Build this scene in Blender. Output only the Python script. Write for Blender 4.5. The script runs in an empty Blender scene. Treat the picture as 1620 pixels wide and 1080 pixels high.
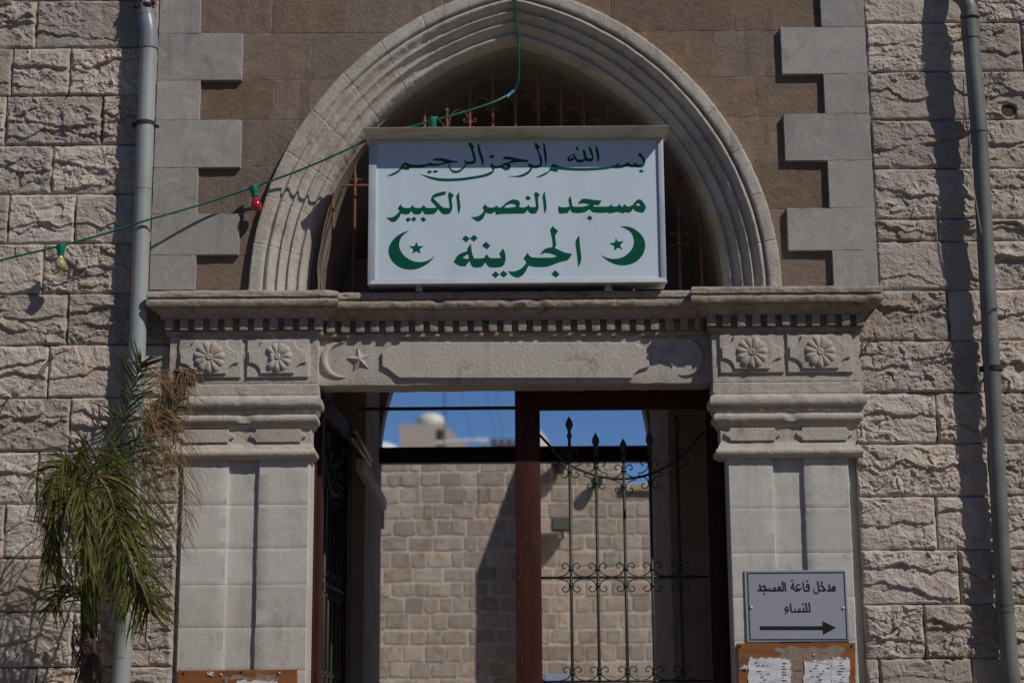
import bpy, bmesh, math, random
import numpy as np
from mathutils import Vector, Matrix
from mathutils.geometry import tessellate_polygon

R = math.radians
sc = bpy.context.scene
COL = sc.collection
random.seed(7)
rng = np.random.default_rng(11)

# ------------------------------------------------------------------ camera
FPX, PW, PH = 2790.0, 1620, 1080
PITCH = math.atan(FPX / 12770.0)
ROLL = math.atan(88.0 / 12770.0)
DIST = 11.16
ZC = 3.98
CAMP = Vector((0.0, -DIST * math.cos(PITCH), ZC - DIST * math.sin(PITCH)))
fwd = Vector((0, math.cos(PITCH), math.sin(PITCH)))
r0 = Vector((1, 0, 0))
u0 = Vector((0, -math.sin(PITCH), math.cos(PITCH)))
cr = r0 * math.cos(ROLL) - u0 * math.sin(ROLL)
cu = u0 * math.cos(ROLL) + r0 * math.sin(ROLL)
cam_d = bpy.data.cameras.new("camera")
cam = bpy.data.objects.new("camera", cam_d)
COL.objects.link(cam)
cam.matrix_world = Matrix(((cr.x, cu.x, -fwd.x, CAMP.x), (cr.y, cu.y, -fwd.y, CAMP.y),
                           (cr.z, cu.z, -fwd.z, CAMP.z), (0, 0, 0, 1)))
cam_d.sensor_width = 36
cam_d.lens = FPX / PW * 36
cam_d.clip_end = 2000
cam_d.dof.use_dof = True
cam_d.dof.focus_distance = DIST - 0.05
cam_d.dof.aperture_fstop = 1.5
sc.camera = cam

# ------------------------------------------------------------------ light
SA, SC_ = 1.30, 1.62           # sunbeam: left and down per metre of depth
SUN_EL = math.atan(SC_ / math.sqrt(1 + SA * SA))
sun_from = Vector((SA, -1.0, SC_)).normalized()
w = bpy.data.worlds.new("World"); sc.world = w; w.use_nodes = True
nt = w.node_tree; nt.nodes.clear()
sky = nt.nodes.new("ShaderNodeTexSky"); sky.sky_type = 'NISHITA'; sky.sun_disc = False
sky.sun_elevation = SUN_EL
sky.sun_rotation = math.atan2(sun_from.x, sun_from.y)
sky.altitude = 3600; sky.air_density = 1.0; sky.dust_density = 0.0; sky.ozone_density = 8.5
bgn = nt.nodes.new("ShaderNodeBackground"); bgn.inputs[1].default_value = 0.086
wo = nt.nodes.new("ShaderNodeOutputWorld")
nt.links.new(sky.outputs[0], bgn.inputs[0]); nt.links.new(bgn.outputs[0], wo.inputs[0])
sd = bpy.data.lights.new("sun", 'SUN'); sd.energy = 3.6; sd.angle = R(0.53); sd.color = (1.0, 0.93, 0.84)
so = bpy.data.objects.new("sun", sd); COL.objects.link(so)
so.rotation_euler = (-sun_from).to_track_quat('-Z', 'Y').to_euler()
so.location = (6, -8, 12)
sc.view_settings.view_transform = 'Standard'
sc.view_settings.look = 'None'
sc.view_settings.exposure = -0.28
sc.view_settings.gamma = 1.0
sc.view_settings.use_curve_mapping = False
sc.render.engine = 'CYCLES'
sc.cycles.use_denoising = True
sc.cycles.max_bounces = 6

# ------------------------------------------------------------------ pixel of the survey photo -> point on the plane at depth Y
def W(px, py, Y):
    a = (px - PW / 2) / FPX; b = (PH / 2 - py) / FPX
    d = fwd + cr * a + cu * b
    t = (Y - CAMP.y) / d.y
    p = CAMP + d * t
    return p.x, p.z
def P3(px, py, Y):
    x, z = W(px, py, Y); return Vector((x, Y, z))
def X(px, py, Y): return W(px, py, Y)[0]
def Z(py, Y, px=815): return W(px, py, Y)[1]

# ------------------------------------------------------------------ numpy noise
_perm = rng.integers(0, 2 ** 31, size=4096)
def _h(ix, iy, iz, s):
    n = (ix * 73856093) ^ (iy * 19349663) ^ (iz * 83492791) ^ (s * 2654435)
    return (_perm[(n & 4095)] ^ (n * 40503)) & 0xffff
def vnoise(x, y, z=0.0, s=0):
    x = np.asarray(x, float); y = np.asarray(y, float); z = np.asarray(z, float) + 0 * x
    ix = np.floor(x).astype(np.int64); iy = np.floor(y).astype(np.int64); iz = np.floor(z).astype(np.int64)
    fx = x - ix; fy = y - iy; fz = z - iz
    ux = fx * fx * (3 - 2 * fx); uy = fy * fy * (3 - 2 * fy); uz = fz * fz * (3 - 2 * fz)
    def g(a, b, c): return _h(ix + a, iy + b, iz + c, s) / 32767.5 - 1.0
    x00 = g(0,0,0)*(1-ux)+g(1,0,0)*ux; x10 = g(0,1,0)*(1-ux)+g(1,1,0)*ux
    x01 = g(0,0,1)*(1-ux)+g(1,0,1)*ux; x11 = g(0,1,1)*(1-ux)+g(1,1,1)*ux
    y0_ = x00*(1-uy)+x10*uy; y1_ = x01*(1-uy)+x11*uy
    return y0_*(1-uz)+y1_*uz
def fbm(x, y, z=0.0, o=4, s=0, gain=0.5):
    t = 0; a = 1; f = 1
    for k in range(o):
        t = t + a * vnoise(np.asarray(x)*f + 13.1*k, np.asarray(y)*f + 7.7*k, np.asarray(z)*f, s + k); a *= gain; f *= 2.03
    return t
def sstep(a, b, x):
    t = np.clip((x - a) / (b - a), 0, 1); return t * t * (3 - 2 * t)

# ------------------------------------------------------------------ object helpers
def obj(name, verts, faces, mat=None, parent=None, smooth=False):
    me = bpy.data.meshes.new(name)
    me.from_pydata([tuple(v) for v in verts], [], [tuple(f) for f in faces])
    me.update()
    if mat: me.materials.append(mat)
    if smooth: me.polygons.foreach_set("use_smooth", [True] * len(me.polygons))
    o = bpy.data.objects.new(name, me); COL.objects.link(o)
    if parent: o.parent = parent
    return o
def thing(name, label, cat, group=None, loc=(0, 0, 0)):
    o = bpy.data.objects.new(name, None); COL.objects.link(o); o.location = loc
    o.empty_display_size = 0.2
    o["label"] = label; o["category"] = cat
    if group: o["group"] = group
    return o
def tag(o, label, cat, group=None):
    o["label"] = label; o["category"] = cat
    if group: o["group"] = group
    return o
class MB:
    def __init__(s): s.v = []; s.f = []
    def add(s, v, f):
        n = len(s.v); s.v += [tuple(p) for p in v]; s.f += [tuple(i + n for i in q) for q in f]; return s
    def box(s, x0, x1, y0, y1, z0, z1):
        return s.add([(x0,y0,z0),(x1,y0,z0),(x1,y1,z0),(x0,y1,z0),(x0,y0,z1),(x1,y0,z1),(x1,y1,z1),(x0,y1,z1)],
                     [(0,3,2,1),(4,5,6,7),(0,1,5,4),(1,2,6,5),(2,3,7,6),(3,0,4,7)])
    def bbox(s, x0, x1, y0, y1, z0, z1, b=0.004):
        """box with bevelled edges"""
        bm = bmesh.new(); bmesh.ops.create_cube(bm, size=1)
        for v in bm.verts:
            v.co = Vector(((x0+x1)/2 + v.co.x*(x1-x0), (y0+y1)/2 + v.co.y*(y1-y0), (z0+z1)/2 + v.co.z*(z1-z0)))
        bmesh.ops.bevel(bm, geom=bm.edges[:], offset=b, segments=2, affect='EDGES', profile=0.6)
        bm.verts.index_update()
        v = [tuple(q.co) for q in bm.verts]; f = [[q.index for q in p.verts] for p in bm.faces]; bm.free()
        return s.add(v, f)
    def tube(s, pts, r, n=8, cap=True):
        pts = [Vector(p) for p in pts]; m = len(pts)
        rr = r if isinstance(r, (list, tuple)) else [r] * m
        base = len(s.v); up = None
        for i, p in enumerate(pts):
            t = (pts[min(i+1, m-1)] - pts[max(i-1, 0)])
            t = t.normalized() if t.length > 1e-9 else Vector((0,0,1))
            if up is None:
                up = Vector((0,0,1)) if abs(t.z) < 0.9 else Vector((0,1,0))
            a = t.cross(up); a = a.normalized() if a.length > 1e-6 else Vector((1,0,0))
            b = a.cross(t).normalized(); up = b
            for k in range(n):
                an = 2*math.pi*k/n
                s.v.append(tuple(p + (a*math.cos(an) + b*math.sin(an)) * rr[i]))
        for i in range(m-1):
            for k in range(n):
                a_ = base+i*n+k; b_ = base+i*n+(k+1) % n
                s.f.append((a_, b_, b_+n, a_+n))
        if cap:
            s.f.append(tuple(base+k for k in range(n))[::-1]); s.f.append(tuple(base+(m-1)*n+k for k in range(n)))
        return s
    def lathe(s, prof, origin, axis='z', n=16):
        """prof = [(r, h)], revolved about the axis through origin"""
        base = len(s.v); o = Vector(origin)
        for r_, h in prof:
            for k in range(n):
                an = 2*math.pi*k/n; c, q = math.cos(an)*r_, math.sin(an)*r_
                s.v.append(tuple(o + (Vector((c, q, h)) if axis == 'z' else Vector((c, -h, q)) if axis == 'y' else Vector((h, c, q)))))
        for i in range(len(prof)-1):
            for k in range(n):
                a_ = base+i*n+k; b_ = base+i*n+(k+1) % n
                s.f.append((a_, b_, b_+n, a_+n))
        s.f.append(tuple(base+k for k in range(n))[::-1]); s.f.append(tuple(base+(len(prof)-1)*n+k for k in range(n)))
        return s
    def prism(s, pts, Y, th, holes=(), bev=0.0):
        """outline in (x, z); front at Y-th, back at Y. bev: the front outline is drawn in by bev"""
        loops = [list(pts)] + [list(h) for h in holes]
        tri = tessellate_polygon([[Vector((p[0], p[1], 0)) for p in l] for l in loops])
        flat = [p for l in loops for p in l]; n = len(flat); base = len(s.v)
        ins = []
        for li, l in enumerate(loops):
            m = len(l)
            ar = sum(l[i][0]*l[(i+1) % m][1]-l[(i+1) % m][0]*l[i][1] for i in range(m))
            sg = (1 if ar > 0 else -1) * (1 if li == 0 else -1)
            for i in range(m):
                if bev == 0: ins.append(l[i]); continue
                a, b, c = l[i-1], l[i], l[(i+1) % m]
                d1 = Vector((b[0]-a[0], b[1]-a[1])); d2 = Vector((c[0]-b[0], c[1]-b[1]))
                d1 = d1.normalized() if d1.length else Vector((1, 0)); d2 = d2.normalized() if d2.length else d1
                n1 = Vector((-d1.y, d1.x)) + Vector((-d2.y, d2.x))
                n1 = n1.normalized() if n1.length > 1e-6 else Vector((-d1.y, d1.x))
                ins.append((b[0]+n1.x*bev*sg, b[1]+n1.y*bev*sg))
        s.v += [(p[0], Y-th, p[1]) for p in ins]
        if bev: s.v += [(p[0], Y-th+bev, p[1]) for p in flat]
        s.v += [(p[0], Y, p[1]) for p in flat]
        L = 3 if bev else 2
        for t in tri: s.f.append(tuple(base+i for i in t))
        o = 0
        for l in loops:
            m = len(l)
            for i in range(m):
                j = (i+1) % m
                for q in range(L-1):
                    s.f.append((base+q*n+o+i, base+q*n+o+j, base+(q+1)*n+o+j, base+(q+1)*n+o+i))
            o += m
        return s
    def build(s, name, mat, parent=None, smooth=False, angle=None):
        o = obj(name, s.v, s.f, mat, parent, smooth)
        bm = bmesh.new(); bm.from_mesh(o.data); bmesh.ops.recalc_face_normals(bm, faces=bm.faces[:])
        if angle is not None:
            for e in bm.edges:
                if len(e.link_faces) == 2 and e.calc_face_angle(0) > R(angle): e.smooth = False
            for f in bm.faces: f.smooth = True
        bm.to_mesh(o.data); bm.free()
        return o
def grid_faces(nu, nv, base=0, flip=False):
    f = []
    for j in range(nv-1):
        for i in range(nu-1):
            a = base + j*nu + i
            q = (a, a+1, a+nu+1, a+nu)
            f.append(q[::-1] if flip else q)
    return f

# ------------------------------------------------------------------ materials
def mat_new(name):
    m = bpy.data.materials.new(name); m.use_nodes = True
    t = m.node_tree; t.nodes.clear()
    o = t.nodes.new("ShaderNodeOutputMaterial"); b = t.nodes.new("ShaderNodeBsdfPrincipled")
    t.links.new(b.outputs[0], o.inputs[0])
    return m, t, b
def N(t, kind, **kw):
    n = t.nodes.new("ShaderNode" + kind)
    for k, v in kw.items():
        if k in n.inputs: n.inputs[k].default_value = v
        else: setattr(n, k, v)
    return n
def mixc(t, fac, a, b, blend='MIX'):
    n = t.nodes.new("ShaderNodeMix"); n.data_type = 'RGBA'; n.blend_type = blend
    for i, v in ((0, fac), (6, a), (7, b)):
        if hasattr(v, "is_output"): t.links.new(v, n.inputs[i])
        else: n.inputs[i].default_value = (tuple(v) + (1,) if isinstance(v, tuple) and len(v) == 3 else v)
    return n.outputs[2]
def ramp(t, src, a, b, lo=0.0, hi=1.0):
    n = t.nodes.new("ShaderNodeMapRange"); t.links.new(src, n.inputs[0])
    n.inputs[1].default_value = a; n.inputs[2].default_value = b; n.inputs[3].default_value = lo; n.inputs[4].default_value = hi
    n.clamp = True
    return n.outputs[0]
def noise(t, vec, scale, detail=5, rough=0.55, dist=0.0):
    n = t.nodes.new("ShaderNodeTexNoise"); n.inputs["Scale"].default_value = scale; n.inputs["Detail"].default_value = detail
    n.inputs["Roughness"].default_value = rough; n.inputs["Distortion"].default_value = dist
    t.links.new(vec, n.inputs["Vector"]); return n.outputs["Fac"]
def mathn(t, op, a, b):
    n = t.nodes.new("ShaderNodeMath"); n.operation = op
    for i, v in ((0, a), (1, b)):
        if hasattr(v, "is_output"): t.links.new(v, n.inputs[i])
        else: n.inputs[i].default_value = v
    return n.outputs[0]
def bump(t, b, h, dist, strength=1.0, prev=None):
    n = t.nodes.new("ShaderNodeBump"); n.inputs["Strength"].default_value = strength; n.inputs["Distance"].default_value = dist
    t.links.new(h, n.inputs["Height"])
    if prev: t.links.new(prev, n.inputs["Normal"])
    t.links.new(n.outputs[0], b.inputs["Normal"]); return n.outputs[0]
def stone_mat(name, c1, c2, c3, stain=(0.06, 0.055, 0.05), stain_amt=0.25, bumps=0.004, grain=110, tool=0.0, pits=0.5, var=0.25, speck=0.3, streak=0.7):
    m, t, b = mat_new(name)
    geo = t.nodes.new("ShaderNodeNewGeometry"); pos = geo.outputs["Position"]
    oi = t.nodes.new("ShaderNodeObjectInfo"); rnd = oi.outputs["Random"]
    big = noise(t, pos, 2.3, 3); med = noise(t, pos, 11, 5, 0.6, 0.6); fine = noise(t, pos, grain, 4, 0.7)
    c = mixc(t, ramp(t, rnd, 0.45, 0.75), c1, c2)
    c = mixc(t, ramp(t, med, 0.42, 0.68), c, c3)
    c = mixc(t, ramp(t, big, 0.45, 0.75, 0, 0.55), c, c2)
    # every stone its own value
    wn = t.nodes.new("ShaderNodeTexWhiteNoise"); wn.noise_dimensions = '1D'; t.links.new(rnd, wn.inputs["W"])
    hsv = t.nodes.new("ShaderNodeHueSaturation"); t.links.new(c, hsv.inputs["Color"])
    t.links.new(ramp(t, wn.outputs["Value"], 0, 1, 1-var, 1+var), hsv.inputs["Value"])
    t.links.new(ramp(t, rnd, 0, 1, 0.7, 1.25), hsv.inputs["Saturation"])
    c = hsv.outputs[0]
    c = mixc(t, ramp(t, fine, 0.3, 0.72, 0, speck), c, tuple(v*0.62 for v in c1))
    st = mathn(t, 'MULTIPLY', ramp(t, noise(t, pos, 4.2, 6, 0.65, 1.2), 0.52, 0.74), ramp(t, noise(t, pos, 30, 4), 0.35, 0.65))
    c = mixc(t, mathn(t, 'MULTIPLY', st, stain_amt), c, stain)
    mp0 = t.nodes.new("ShaderNodeMapping"); mp0.inputs["Scale"].default_value = (13, 13, 1.3); t.links.new(pos, mp0.inputs[0])
    sk = mathn(t, 'MULTIPLY', ramp(t, noise(t, mp0.outputs[0], 1.0, 5, 0.6), 0.50, 0.72), ramp(t, noise(t, pos, 1.7, 3), 0.42, 0.62))
    c = mixc(t, mathn(t, 'MULTIPLY', sk, streak), c, tuple(0.45*v for v in c1))
    pale = mathn(t, 'MULTIPLY', ramp(t, noise(t, pos, 6.5, 6, 0.7, 0.8), 0.56, 0.66), 0.35)
    c = mixc(t, pale, c, tuple(min(0.62, 1.3*v+0.02) for v in c1))
    vo = t.nodes.new("ShaderNodeTexVoronoi"); vo.inputs["Scale"].default_value = 38; t.links.new(pos, vo.inputs["Vector"])
    pit = mathn(t, 'MULTIPLY', ramp(t, vo.outputs["Distance"], 0.0, 0.16, 1, 0), ramp(t, noise(t, pos, 7, 3), 0.52, 0.66))
    c = mixc(t, mathn(t, 'MULTIPLY', pit, pits), c, tuple(v*0.3 for v in c1))
    t.links.new(c, b.inputs["Base Color"])
    b.inputs["Roughness"].default_value = 0.92; b.inputs["Specular IOR Level"].default_value = 0.2
    h = mathn(t, 'ADD', mathn(t, 'MULTIPLY', fine, 0.35), mathn(t, 'MULTIPLY', noise(t, pos, 42, 5, 0.65), 0.9))
    h = mathn(t, 'SUBTRACT', h, mathn(t, 'MULTIPLY', pit, 0.9*pits))
    if tool:
        mp = t.nodes.new("ShaderNodeMapping"); mp.inputs["Scale"].default_value = (150, 150, 12); mp.inputs["Rotation"].default_value = (0, R(12), 0)
        t.links.new(pos, mp.inputs[0])
        h = mathn(t, 'ADD', h, mathn(t, 'MULTIPLY', noise(t, mp.outputs[0], 1, 2), tool))
    bump(t, b, h, bumps, 1.0)
    return m
def plain_mat(name, c1, c2=None, rough=0.6, metal=0.0, sc1=14, bumps=0.0, spec=0.5, lo=0.4, hi=0.65, bsc=60, det=5, stretch=None):
    m, t, b = mat_new(name)
    geo = t.nodes.new("ShaderNodeNewGeometry"); pos = geo.outputs["Position"]
    if stretch:
        mp = t.nodes.new("ShaderNodeMapping"); mp.inputs["Scale"].default_value = stretch; t.links.new(pos, mp.inputs[0]); pos = mp.outputs[0]
    n1 = noise(t, pos, sc1, det, 0.6, 0.4)
    t.links.new(mixc(t, ramp(t, n1, lo, hi), c1, c2 or c1), b.inputs["Base Color"])
    b.inputs["Roughness"].default_value = rough; b.inputs["Metallic"].default_value = metal
    b.inputs["Specular IOR Level"].default_value = spec
    if bumps: bump(t, b, noise(t, geo.outputs["Position"], bsc, 5, 0.65), bumps)
    return m

M_ROCK = stone_mat("rock_limestone", (0.53, 0.445, 0.365), (0.49, 0.455, 0.425), (0.53, 0.42, 0.33), stain=(0.10, 0.07, 0.05), stain_amt=0.35, bumps=0.010, grain=90, var=0.24, pits=0.35)
M_LIGHT = stone_mat("dressed_limestone", (0.57, 0.55, 0.51), (0.54, 0.53, 0.50), (0.60, 0.57, 0.52), stain=(0.22, 0.185, 0.15), stain_amt=0.5, bumps=0.0028, tool=0.15, pits=0.45, var=0.07, speck=0.22)
M_QUOIN = stone_mat("quoin_limestone", (0.375, 0.358, 0.335), (0.35, 0.342, 0.328), (0.43, 0.395, 0.345), stain=(0.13, 0.105, 0.085), stain_amt=0.6, bumps=0.0035, tool=0.25, pits=0.6, var=0.11, speck=0.3)
M_CARVE = stone_mat("carved_limestone", (0.52, 0.475, 0.415), (0.48, 0.445, 0.395), (0.52, 0.455, 0.38), stain=(0.13, 0.09, 0.065), stain_amt=0.75, bumps=0.006, pits=0.4, var=0.06, speck=0.28)
M_BROWN = stone_mat("brown_sandstone", (0.240, 0.176, 0.131), (0.215, 0.163, 0.127), (0.31, 0.22, 0.155), stain=(0.12, 0.085, 0.065), stain_amt=0.35, bumps=0.009, grain=160, pits=0.7, var=0.16, speck=0.35)
M_CORN = stone_mat("weathered_cornice_stone", (0.44, 0.385, 0.325), (0.40, 0.36, 0.315), (0.42, 0.32, 0.24), stain=(0.085, 0.045, 0.028), stain_amt=1.0, bumps=0.009, pits=0.6, var=0.05, speck=0.4)
M_OPP = plain_mat("street_stone", (0.40, 0.33, 0.26), (0.33, 0.27, 0.215), 0.95, sc1=3)
M_OPPW = plain_mat("shutter_paint", (0.12, 0.14, 0.12), rough=0.6)
M_MORTW = plain_mat("pale_mortar", (0.46, 0.42, 0.37), (0.30, 0.26, 0.21), 0.95, bumps=0.004, sc1=20)
M_MORTB = plain_mat("brown_mortar", (0.26, 0.215, 0.175), (0.17, 0.14, 0.11), 0.95, bumps=0.004, sc1=18)
M_PLASTER = plain_mat("passage_plaster", (0.31, 0.26, 0.22), (0.25, 0.205, 0.175), 0.95, sc1=3, bumps=0.003)
# ------------------------------------------------------------------ ground
g = MB(); n_ = 40
g.add([(-400, -200, 0), (400, -200, 0), (400, 600, 0), (-400, 600, 0)], [(0, 1, 2, 3)])
M_GROUND = plain_mat("paving_dust", (0.215, 0.17, 0.125), (0.16, 0.125, 0.095), 0.95, sc1=1.5, bumps=0.01)
o = g.build("ground", M_GROUND); gc = MB(); gc.box(-9, 9, 3.5, 60, -0.1, 0.12); gcy = gc.build("courtyard_paving", plain_mat("pale_courtyard_paving", (0.46, 0.41, 0.35), (0.38, 0.34, 0.29), 0.9, sc1=2)); gcy["kind"] = "structure"; gcy["label"] = "pale stone paving of the courtyard"
o["kind"] = "structure"; o["label"] = "dusty pale ground of the street and the courtyard"

# the other side of the street, behind the camera
opp = thing("street_building", "plain stone building across the street, behind the camera", "building")
m = MB(); m.box(-16, 16, -22, -15.5, 0, 9.5); m.build("facade", M_OPP, opp)
for xx in range(-14, 15, 4):
    for zz in (1.0, 4.2, 7.2):
        m = MB(); m.box(xx-.5, xx+.5, -15.50, -15.40, zz, zz+1.4); m.build("shutter", M_OPPW, opp)
# ------------------------------------------------------------------ rock-faced ashlar
def rock_stone(x0, x1, z0, z1, parent, seed, amp=1.0, step=0.0068, YB=-0.028):
    r = np.random.default_rng(seed)
    gp = 0.0022
    x0 += gp; x1 -= gp; z0 += gp*0.8; z1 -= gp*0.8
    w_, h_ = x1-x0, z1-z0
    nu = max(6, int(w_/step)); nv = max(6, int(h_/step))
    u = np.linspace(0, 1, nu); v = np.linspace(0, 1, nv)
    U, V = np.meshgrid(u, v)
    x = x0 + U*w_; z = z0 + V*h_
    # uneven outline
    jx = 0.0035*vnoise(z*22, z*0+seed*0.37, 0, 1); jz = 0.0035*vnoise(x*18, x*0+seed*0.53, 0, 2)
    e = np.minimum(np.minimum(x-x0, x1-x), np.minimum(z-z0, z1-z))
    ew = 0.010 + 0.022*np.abs(vnoise(x*7, z*7, seed, 3))
    rampe = sstep(0.0, 1.0, e/ew)
    wx = x + 0.035*fbm(x*8, z*8, seed*0.71, 3, 5); wz = z + 0.035*fbm(x*8, z*8, seed*0.71+9, 3, 9)
    cx, cz = (x0+x1)/2, (z0+z1)/2
    # broad broken planes
    def facets(n_, sd, off, sharp, ax, az, sh):
        num = 0*x; den = 0*x+1e-12
        P_ = [(r.uniform(x0, x1), r.uniform(z0, z1)) for _ in range(n_)]
        D_ = [((wx-a)*ax)**2+((wz-b)*az)**2 for a, b in P_]
        dm_ = np.minimum.reduce(D_)
        for (a, b), d_ in zip(P_, D_):
            g_ = np.exp(-(d_-dm_)/sharp)
            num = num+g_*(r.normal(0, off)+r.normal(0, sd)*(wx-a)+r.normal(0.0, sd*1.15)*(wz-b)-sh*d_); den = den+g_
        return num/den
    K = max(7, int(w_*h_/0.0050)); num = 0*x; den = 0*x + 1e-12
    sx_ = 1.0
    P_ = [(r.uniform(x0, x1), r.uniform(z0, z1)) for _ in range(K)]
    D_ = [((wx-a)*0.8)**2+((wz-b)*1.25)**2 for a, b in P_]
    dm = np.minimum.reduce(D_)
    for (px, pz), d_ in zip(P_, D_):
        wgt = np.exp(-(d_-dm)/0.00010)
        gx, gz = r.normal(0, 0.15), r.normal(0.02, 0.19)
        pl = 0.026 + r.normal(0, 0.0050) + gx*(wx-px) + gz*(wz-pz) - 1.1*d_
        num = num + wgt*pl; den = den + wgt
    calm = sstep(-0.35, 0.35, vnoise(x*3.2, z*4.5, seed*2.3, 17))
    H = 0.020 + (num/den - 0.020)*(0.30+0.60*calm) + 0.007*fbm(x*4.5, z*4.5, seed*1.3, 2, 15)
    # one or two wavy ledges: a proud shelf above, broken back below
    for k in range(r.integers(1, 3)):
        zl = z0 + h_*r.uniform(0.2, 0.72)
        line = zl + 0.035*fbm(x*7, x*0+seed, k*3.3, 4, 21) + r.normal(0, 0.10)*(x-cx)
        d = z - line
        amp_l = (0.014 + 0.013*vnoise(x*5, x*0+seed*2.1, k, 31)).clip(0.0, 0.05)
        H = H + amp_l*(sstep(-0.007, 0.003, d)*np.exp(-np.maximum(d, 0)/0.085)) - 0.5*amp_l*np.exp(-np.abs(d+0.012)/0.02)*(d < 0)
    # conchoidal scoops with sharp rims
    for k in range(int(2 + w_*h_/0.03)):
        px, pz = r.uniform(x0, x1), r.uniform(z0, z1)
        rad = r.uniform(0.018, 0.06); asp = r.uniform(0.5, 1.3); an = r.uniform(0, math.pi)
        dx = (wx-px)*math.cos(an)+(wz-pz)*math.sin(an); dz = (-(wx-px)*math.sin(an)+(wz-pz)*math.cos(an))*asp
        q = 1-(dx*dx+dz*dz)/(rad*rad)
        H = H - r.uniform(0.12, 0.36)*rad*np.maximum(q, 0)**0.8*0.5
    H = H + facets(int(w_*h_/0.0011)+6, 0.26, 0.0022, 0.000022, 0.9, 1.15, 0.0)*(0.30+0.45*calm) + facets(int(w_*h_/0.0005)+6, 0.30, 0.0009, 0.000009, 0.9, 1.1, 0.0)*(0.10+0.45*calm)
    H = H + 0.0022*fbm(x*24, z*30, seed, 5, 41, 0.62) - 0.006*np.maximum(0, np.abs(fbm(wx*11, wz*17, seed, 3, 45))-0.42) + 0.0015*fbm(x*105, z*105, seed, 2, 51)
    H = np.where(H < 0.010, 0.010-0.4*(0.010-H), H); H = np.clip(H, 0.001, 0.062)*amp
    fac = r.uniform(0.45, 1.0)
    H = 0.021 + (H-0.021)*fac
    hx_, hz_ = W(1597, 173, -0.05)
    H = H - 0.075*np.exp(-(((x-hx_)/0.046)**2+((z-hz_)/0.040)**2)**3)
    flat = 0.010 + 0.0016*fbm(x*60, z*60, seed, 2, 61)
    H = flat*(1-rampe) + np.maximum(H, -0.045)*rampe
    edge = 1 - sstep(0, 0.004, e)
    y = YB - H + 0.005*edge
    xx = x + jx*(e < 0.02); zz = z + jz*(e < 0.02)
    verts = list(map(tuple, np.stack([xx, y, zz], -1).reshape(-1, 3)))
    faces = grid_faces(nu, nv)
    n0 = len(verts)
    ring = [i for i in range(nu)] + [j*nu+nu-1 for j in range(1, nv)] + [(nv-1)*nu+i for i in range(nu-2, -1, -1)] + [j*nu for j in range(nv-2, 0, -1)]
    for i in ring:
        v_ = verts[i]; verts.append((v_[0], 0.05, v_[2]))
    m = len(ring)
    for k in range(m):
        a, b_ = ring[k], ring[(k+1) % m]
        faces.append((b_, a, n0+k, n0+(k+1) % m))
    return obj("stone", verts, faces, M_ROCK, parent, False)

M_JOINT = plain_mat("joint_mortar", (0.23, 0.195, 0.165), (0.15, 0.125, 0.105), 0.95, sc1=16, bumps=0.004)
xl_a = X(246, 250, 0.0); xl_b = X(283, 800, 0.0)
xr_a = X(1377, 250, 0.0); xr_b = X(1356, 800, 0.0)
zc_top = Z(458, 0.0)
ROWS_L = [(-76, 5, [-60, 122, 200]), (5, 80, [-90, 60]), (80, 155, [-100, 22, 113]), (155, 233, [-130, 12, 164]), (233, 310, [-60, 85]),
          (310, 388, [-120, 16, 121]), (388, 467, [-70, 71]), (467, 548, [-110, 109]), (548, 631, [-90, 79]), (631, 715, [-40, 113]),
          (715, 798, [-110, 62, 200]), (798, 883, [-100, 10, 150]), (883, 968, [-60, 96, 203]), (968, 1055, [-130, 118, 205]), (1055, 1142, [-80, 58, 190])]
ROWS_R = [(-118, -40, [1500, 1640]), (-40, 40, [1541, 1690]), (40, 117, [1531, 1614, 1720]), (117, 193, [1533, 1700]), (193, 270, [1536, 1680]),
          (270, 349, [1541, 1650, 1740]), (349, 384, [1482, 1545, 1700]), (384, 461, [1547, 1690]), (461, 541, [1499, 1552, 1720]),
          (541, 623, [1553, 1700]), (623, 703, [1479, 1559, 1680]), (703, 786, [1562, 1730]), (786, 870, [1479, 1571, 1690]),
          (870, 956, [1515, 1577, 1720]), (956, 1041, [1460, 1580, 1700]), (1041, 1128, [1390, 1537, 1602, 1720])]
def wall(rows, side):
    t = thing("stone_wall", ("rock-faced limestone wall left of the gateway, behind the palm and the pale drainpipe" if side < 0 else
              "rock-faced limestone wall right of the gateway, behind the dark grey drainpipe"), "wall")
    pxm = 120 if side < 0 else 1500
    zs = [Z(r_[0], 0.0, pxm) for r_ in rows] + [Z(rows[-1][1], 0.0, pxm)]
    for k, (ya, yb, js) in enumerate(rows):
        z1, z0 = zs[k], zs[k+1]
        ym = (ya+yb)/2
        xin = (xl_a if z0 > zc_top-0.05 else xl_b) if side < 0 else (xr_a if z0 > zc_top-0.05 else xr_b)
        xs = [X(j, ym, 0.0) for j in js]
        if side < 0: xs = [X(-190, ym, 0.0)] + xs + [xin]
        else: xs = [xin] + xs + [X(1810, ym, 0.0)]
        for a, b_ in zip(xs, xs[1:]):
            sd_ = int(k*131 + round(a*977)) % 99991
            # where the drainpipe runs the masons left the face flat
            fl = 1.0
            pipe_x = X(222, ym, 0) if side < 0 else X(1535+0.045*ym, ym, 0)
            rock_stone(a, b_, z0, z1, t, sd_, amp=1.0 if (b_-a) > 0.12 else 0.6)
    # core of the wall with mortar beds, reaching beyond the frame
    m = MB(); zt = 7.6
    if side < 0: m.box(-9, xl_a, -0.021, 0.30, 0, zt); m.box(xl_a, xl_b, -0.019, 0.30, 0, zc_top)
    else: m.box(xr_a, 9, -0.021, 0.30, 0, zt); m.box(xr_b, xr_a, -0.019, 0.30, 0, zc_top)
    m.build("mortar_core", M_JOINT, t)
    return t
wall_l = wall(ROWS_L, -1)
wall_r = wall(ROWS_R, 1)
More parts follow.
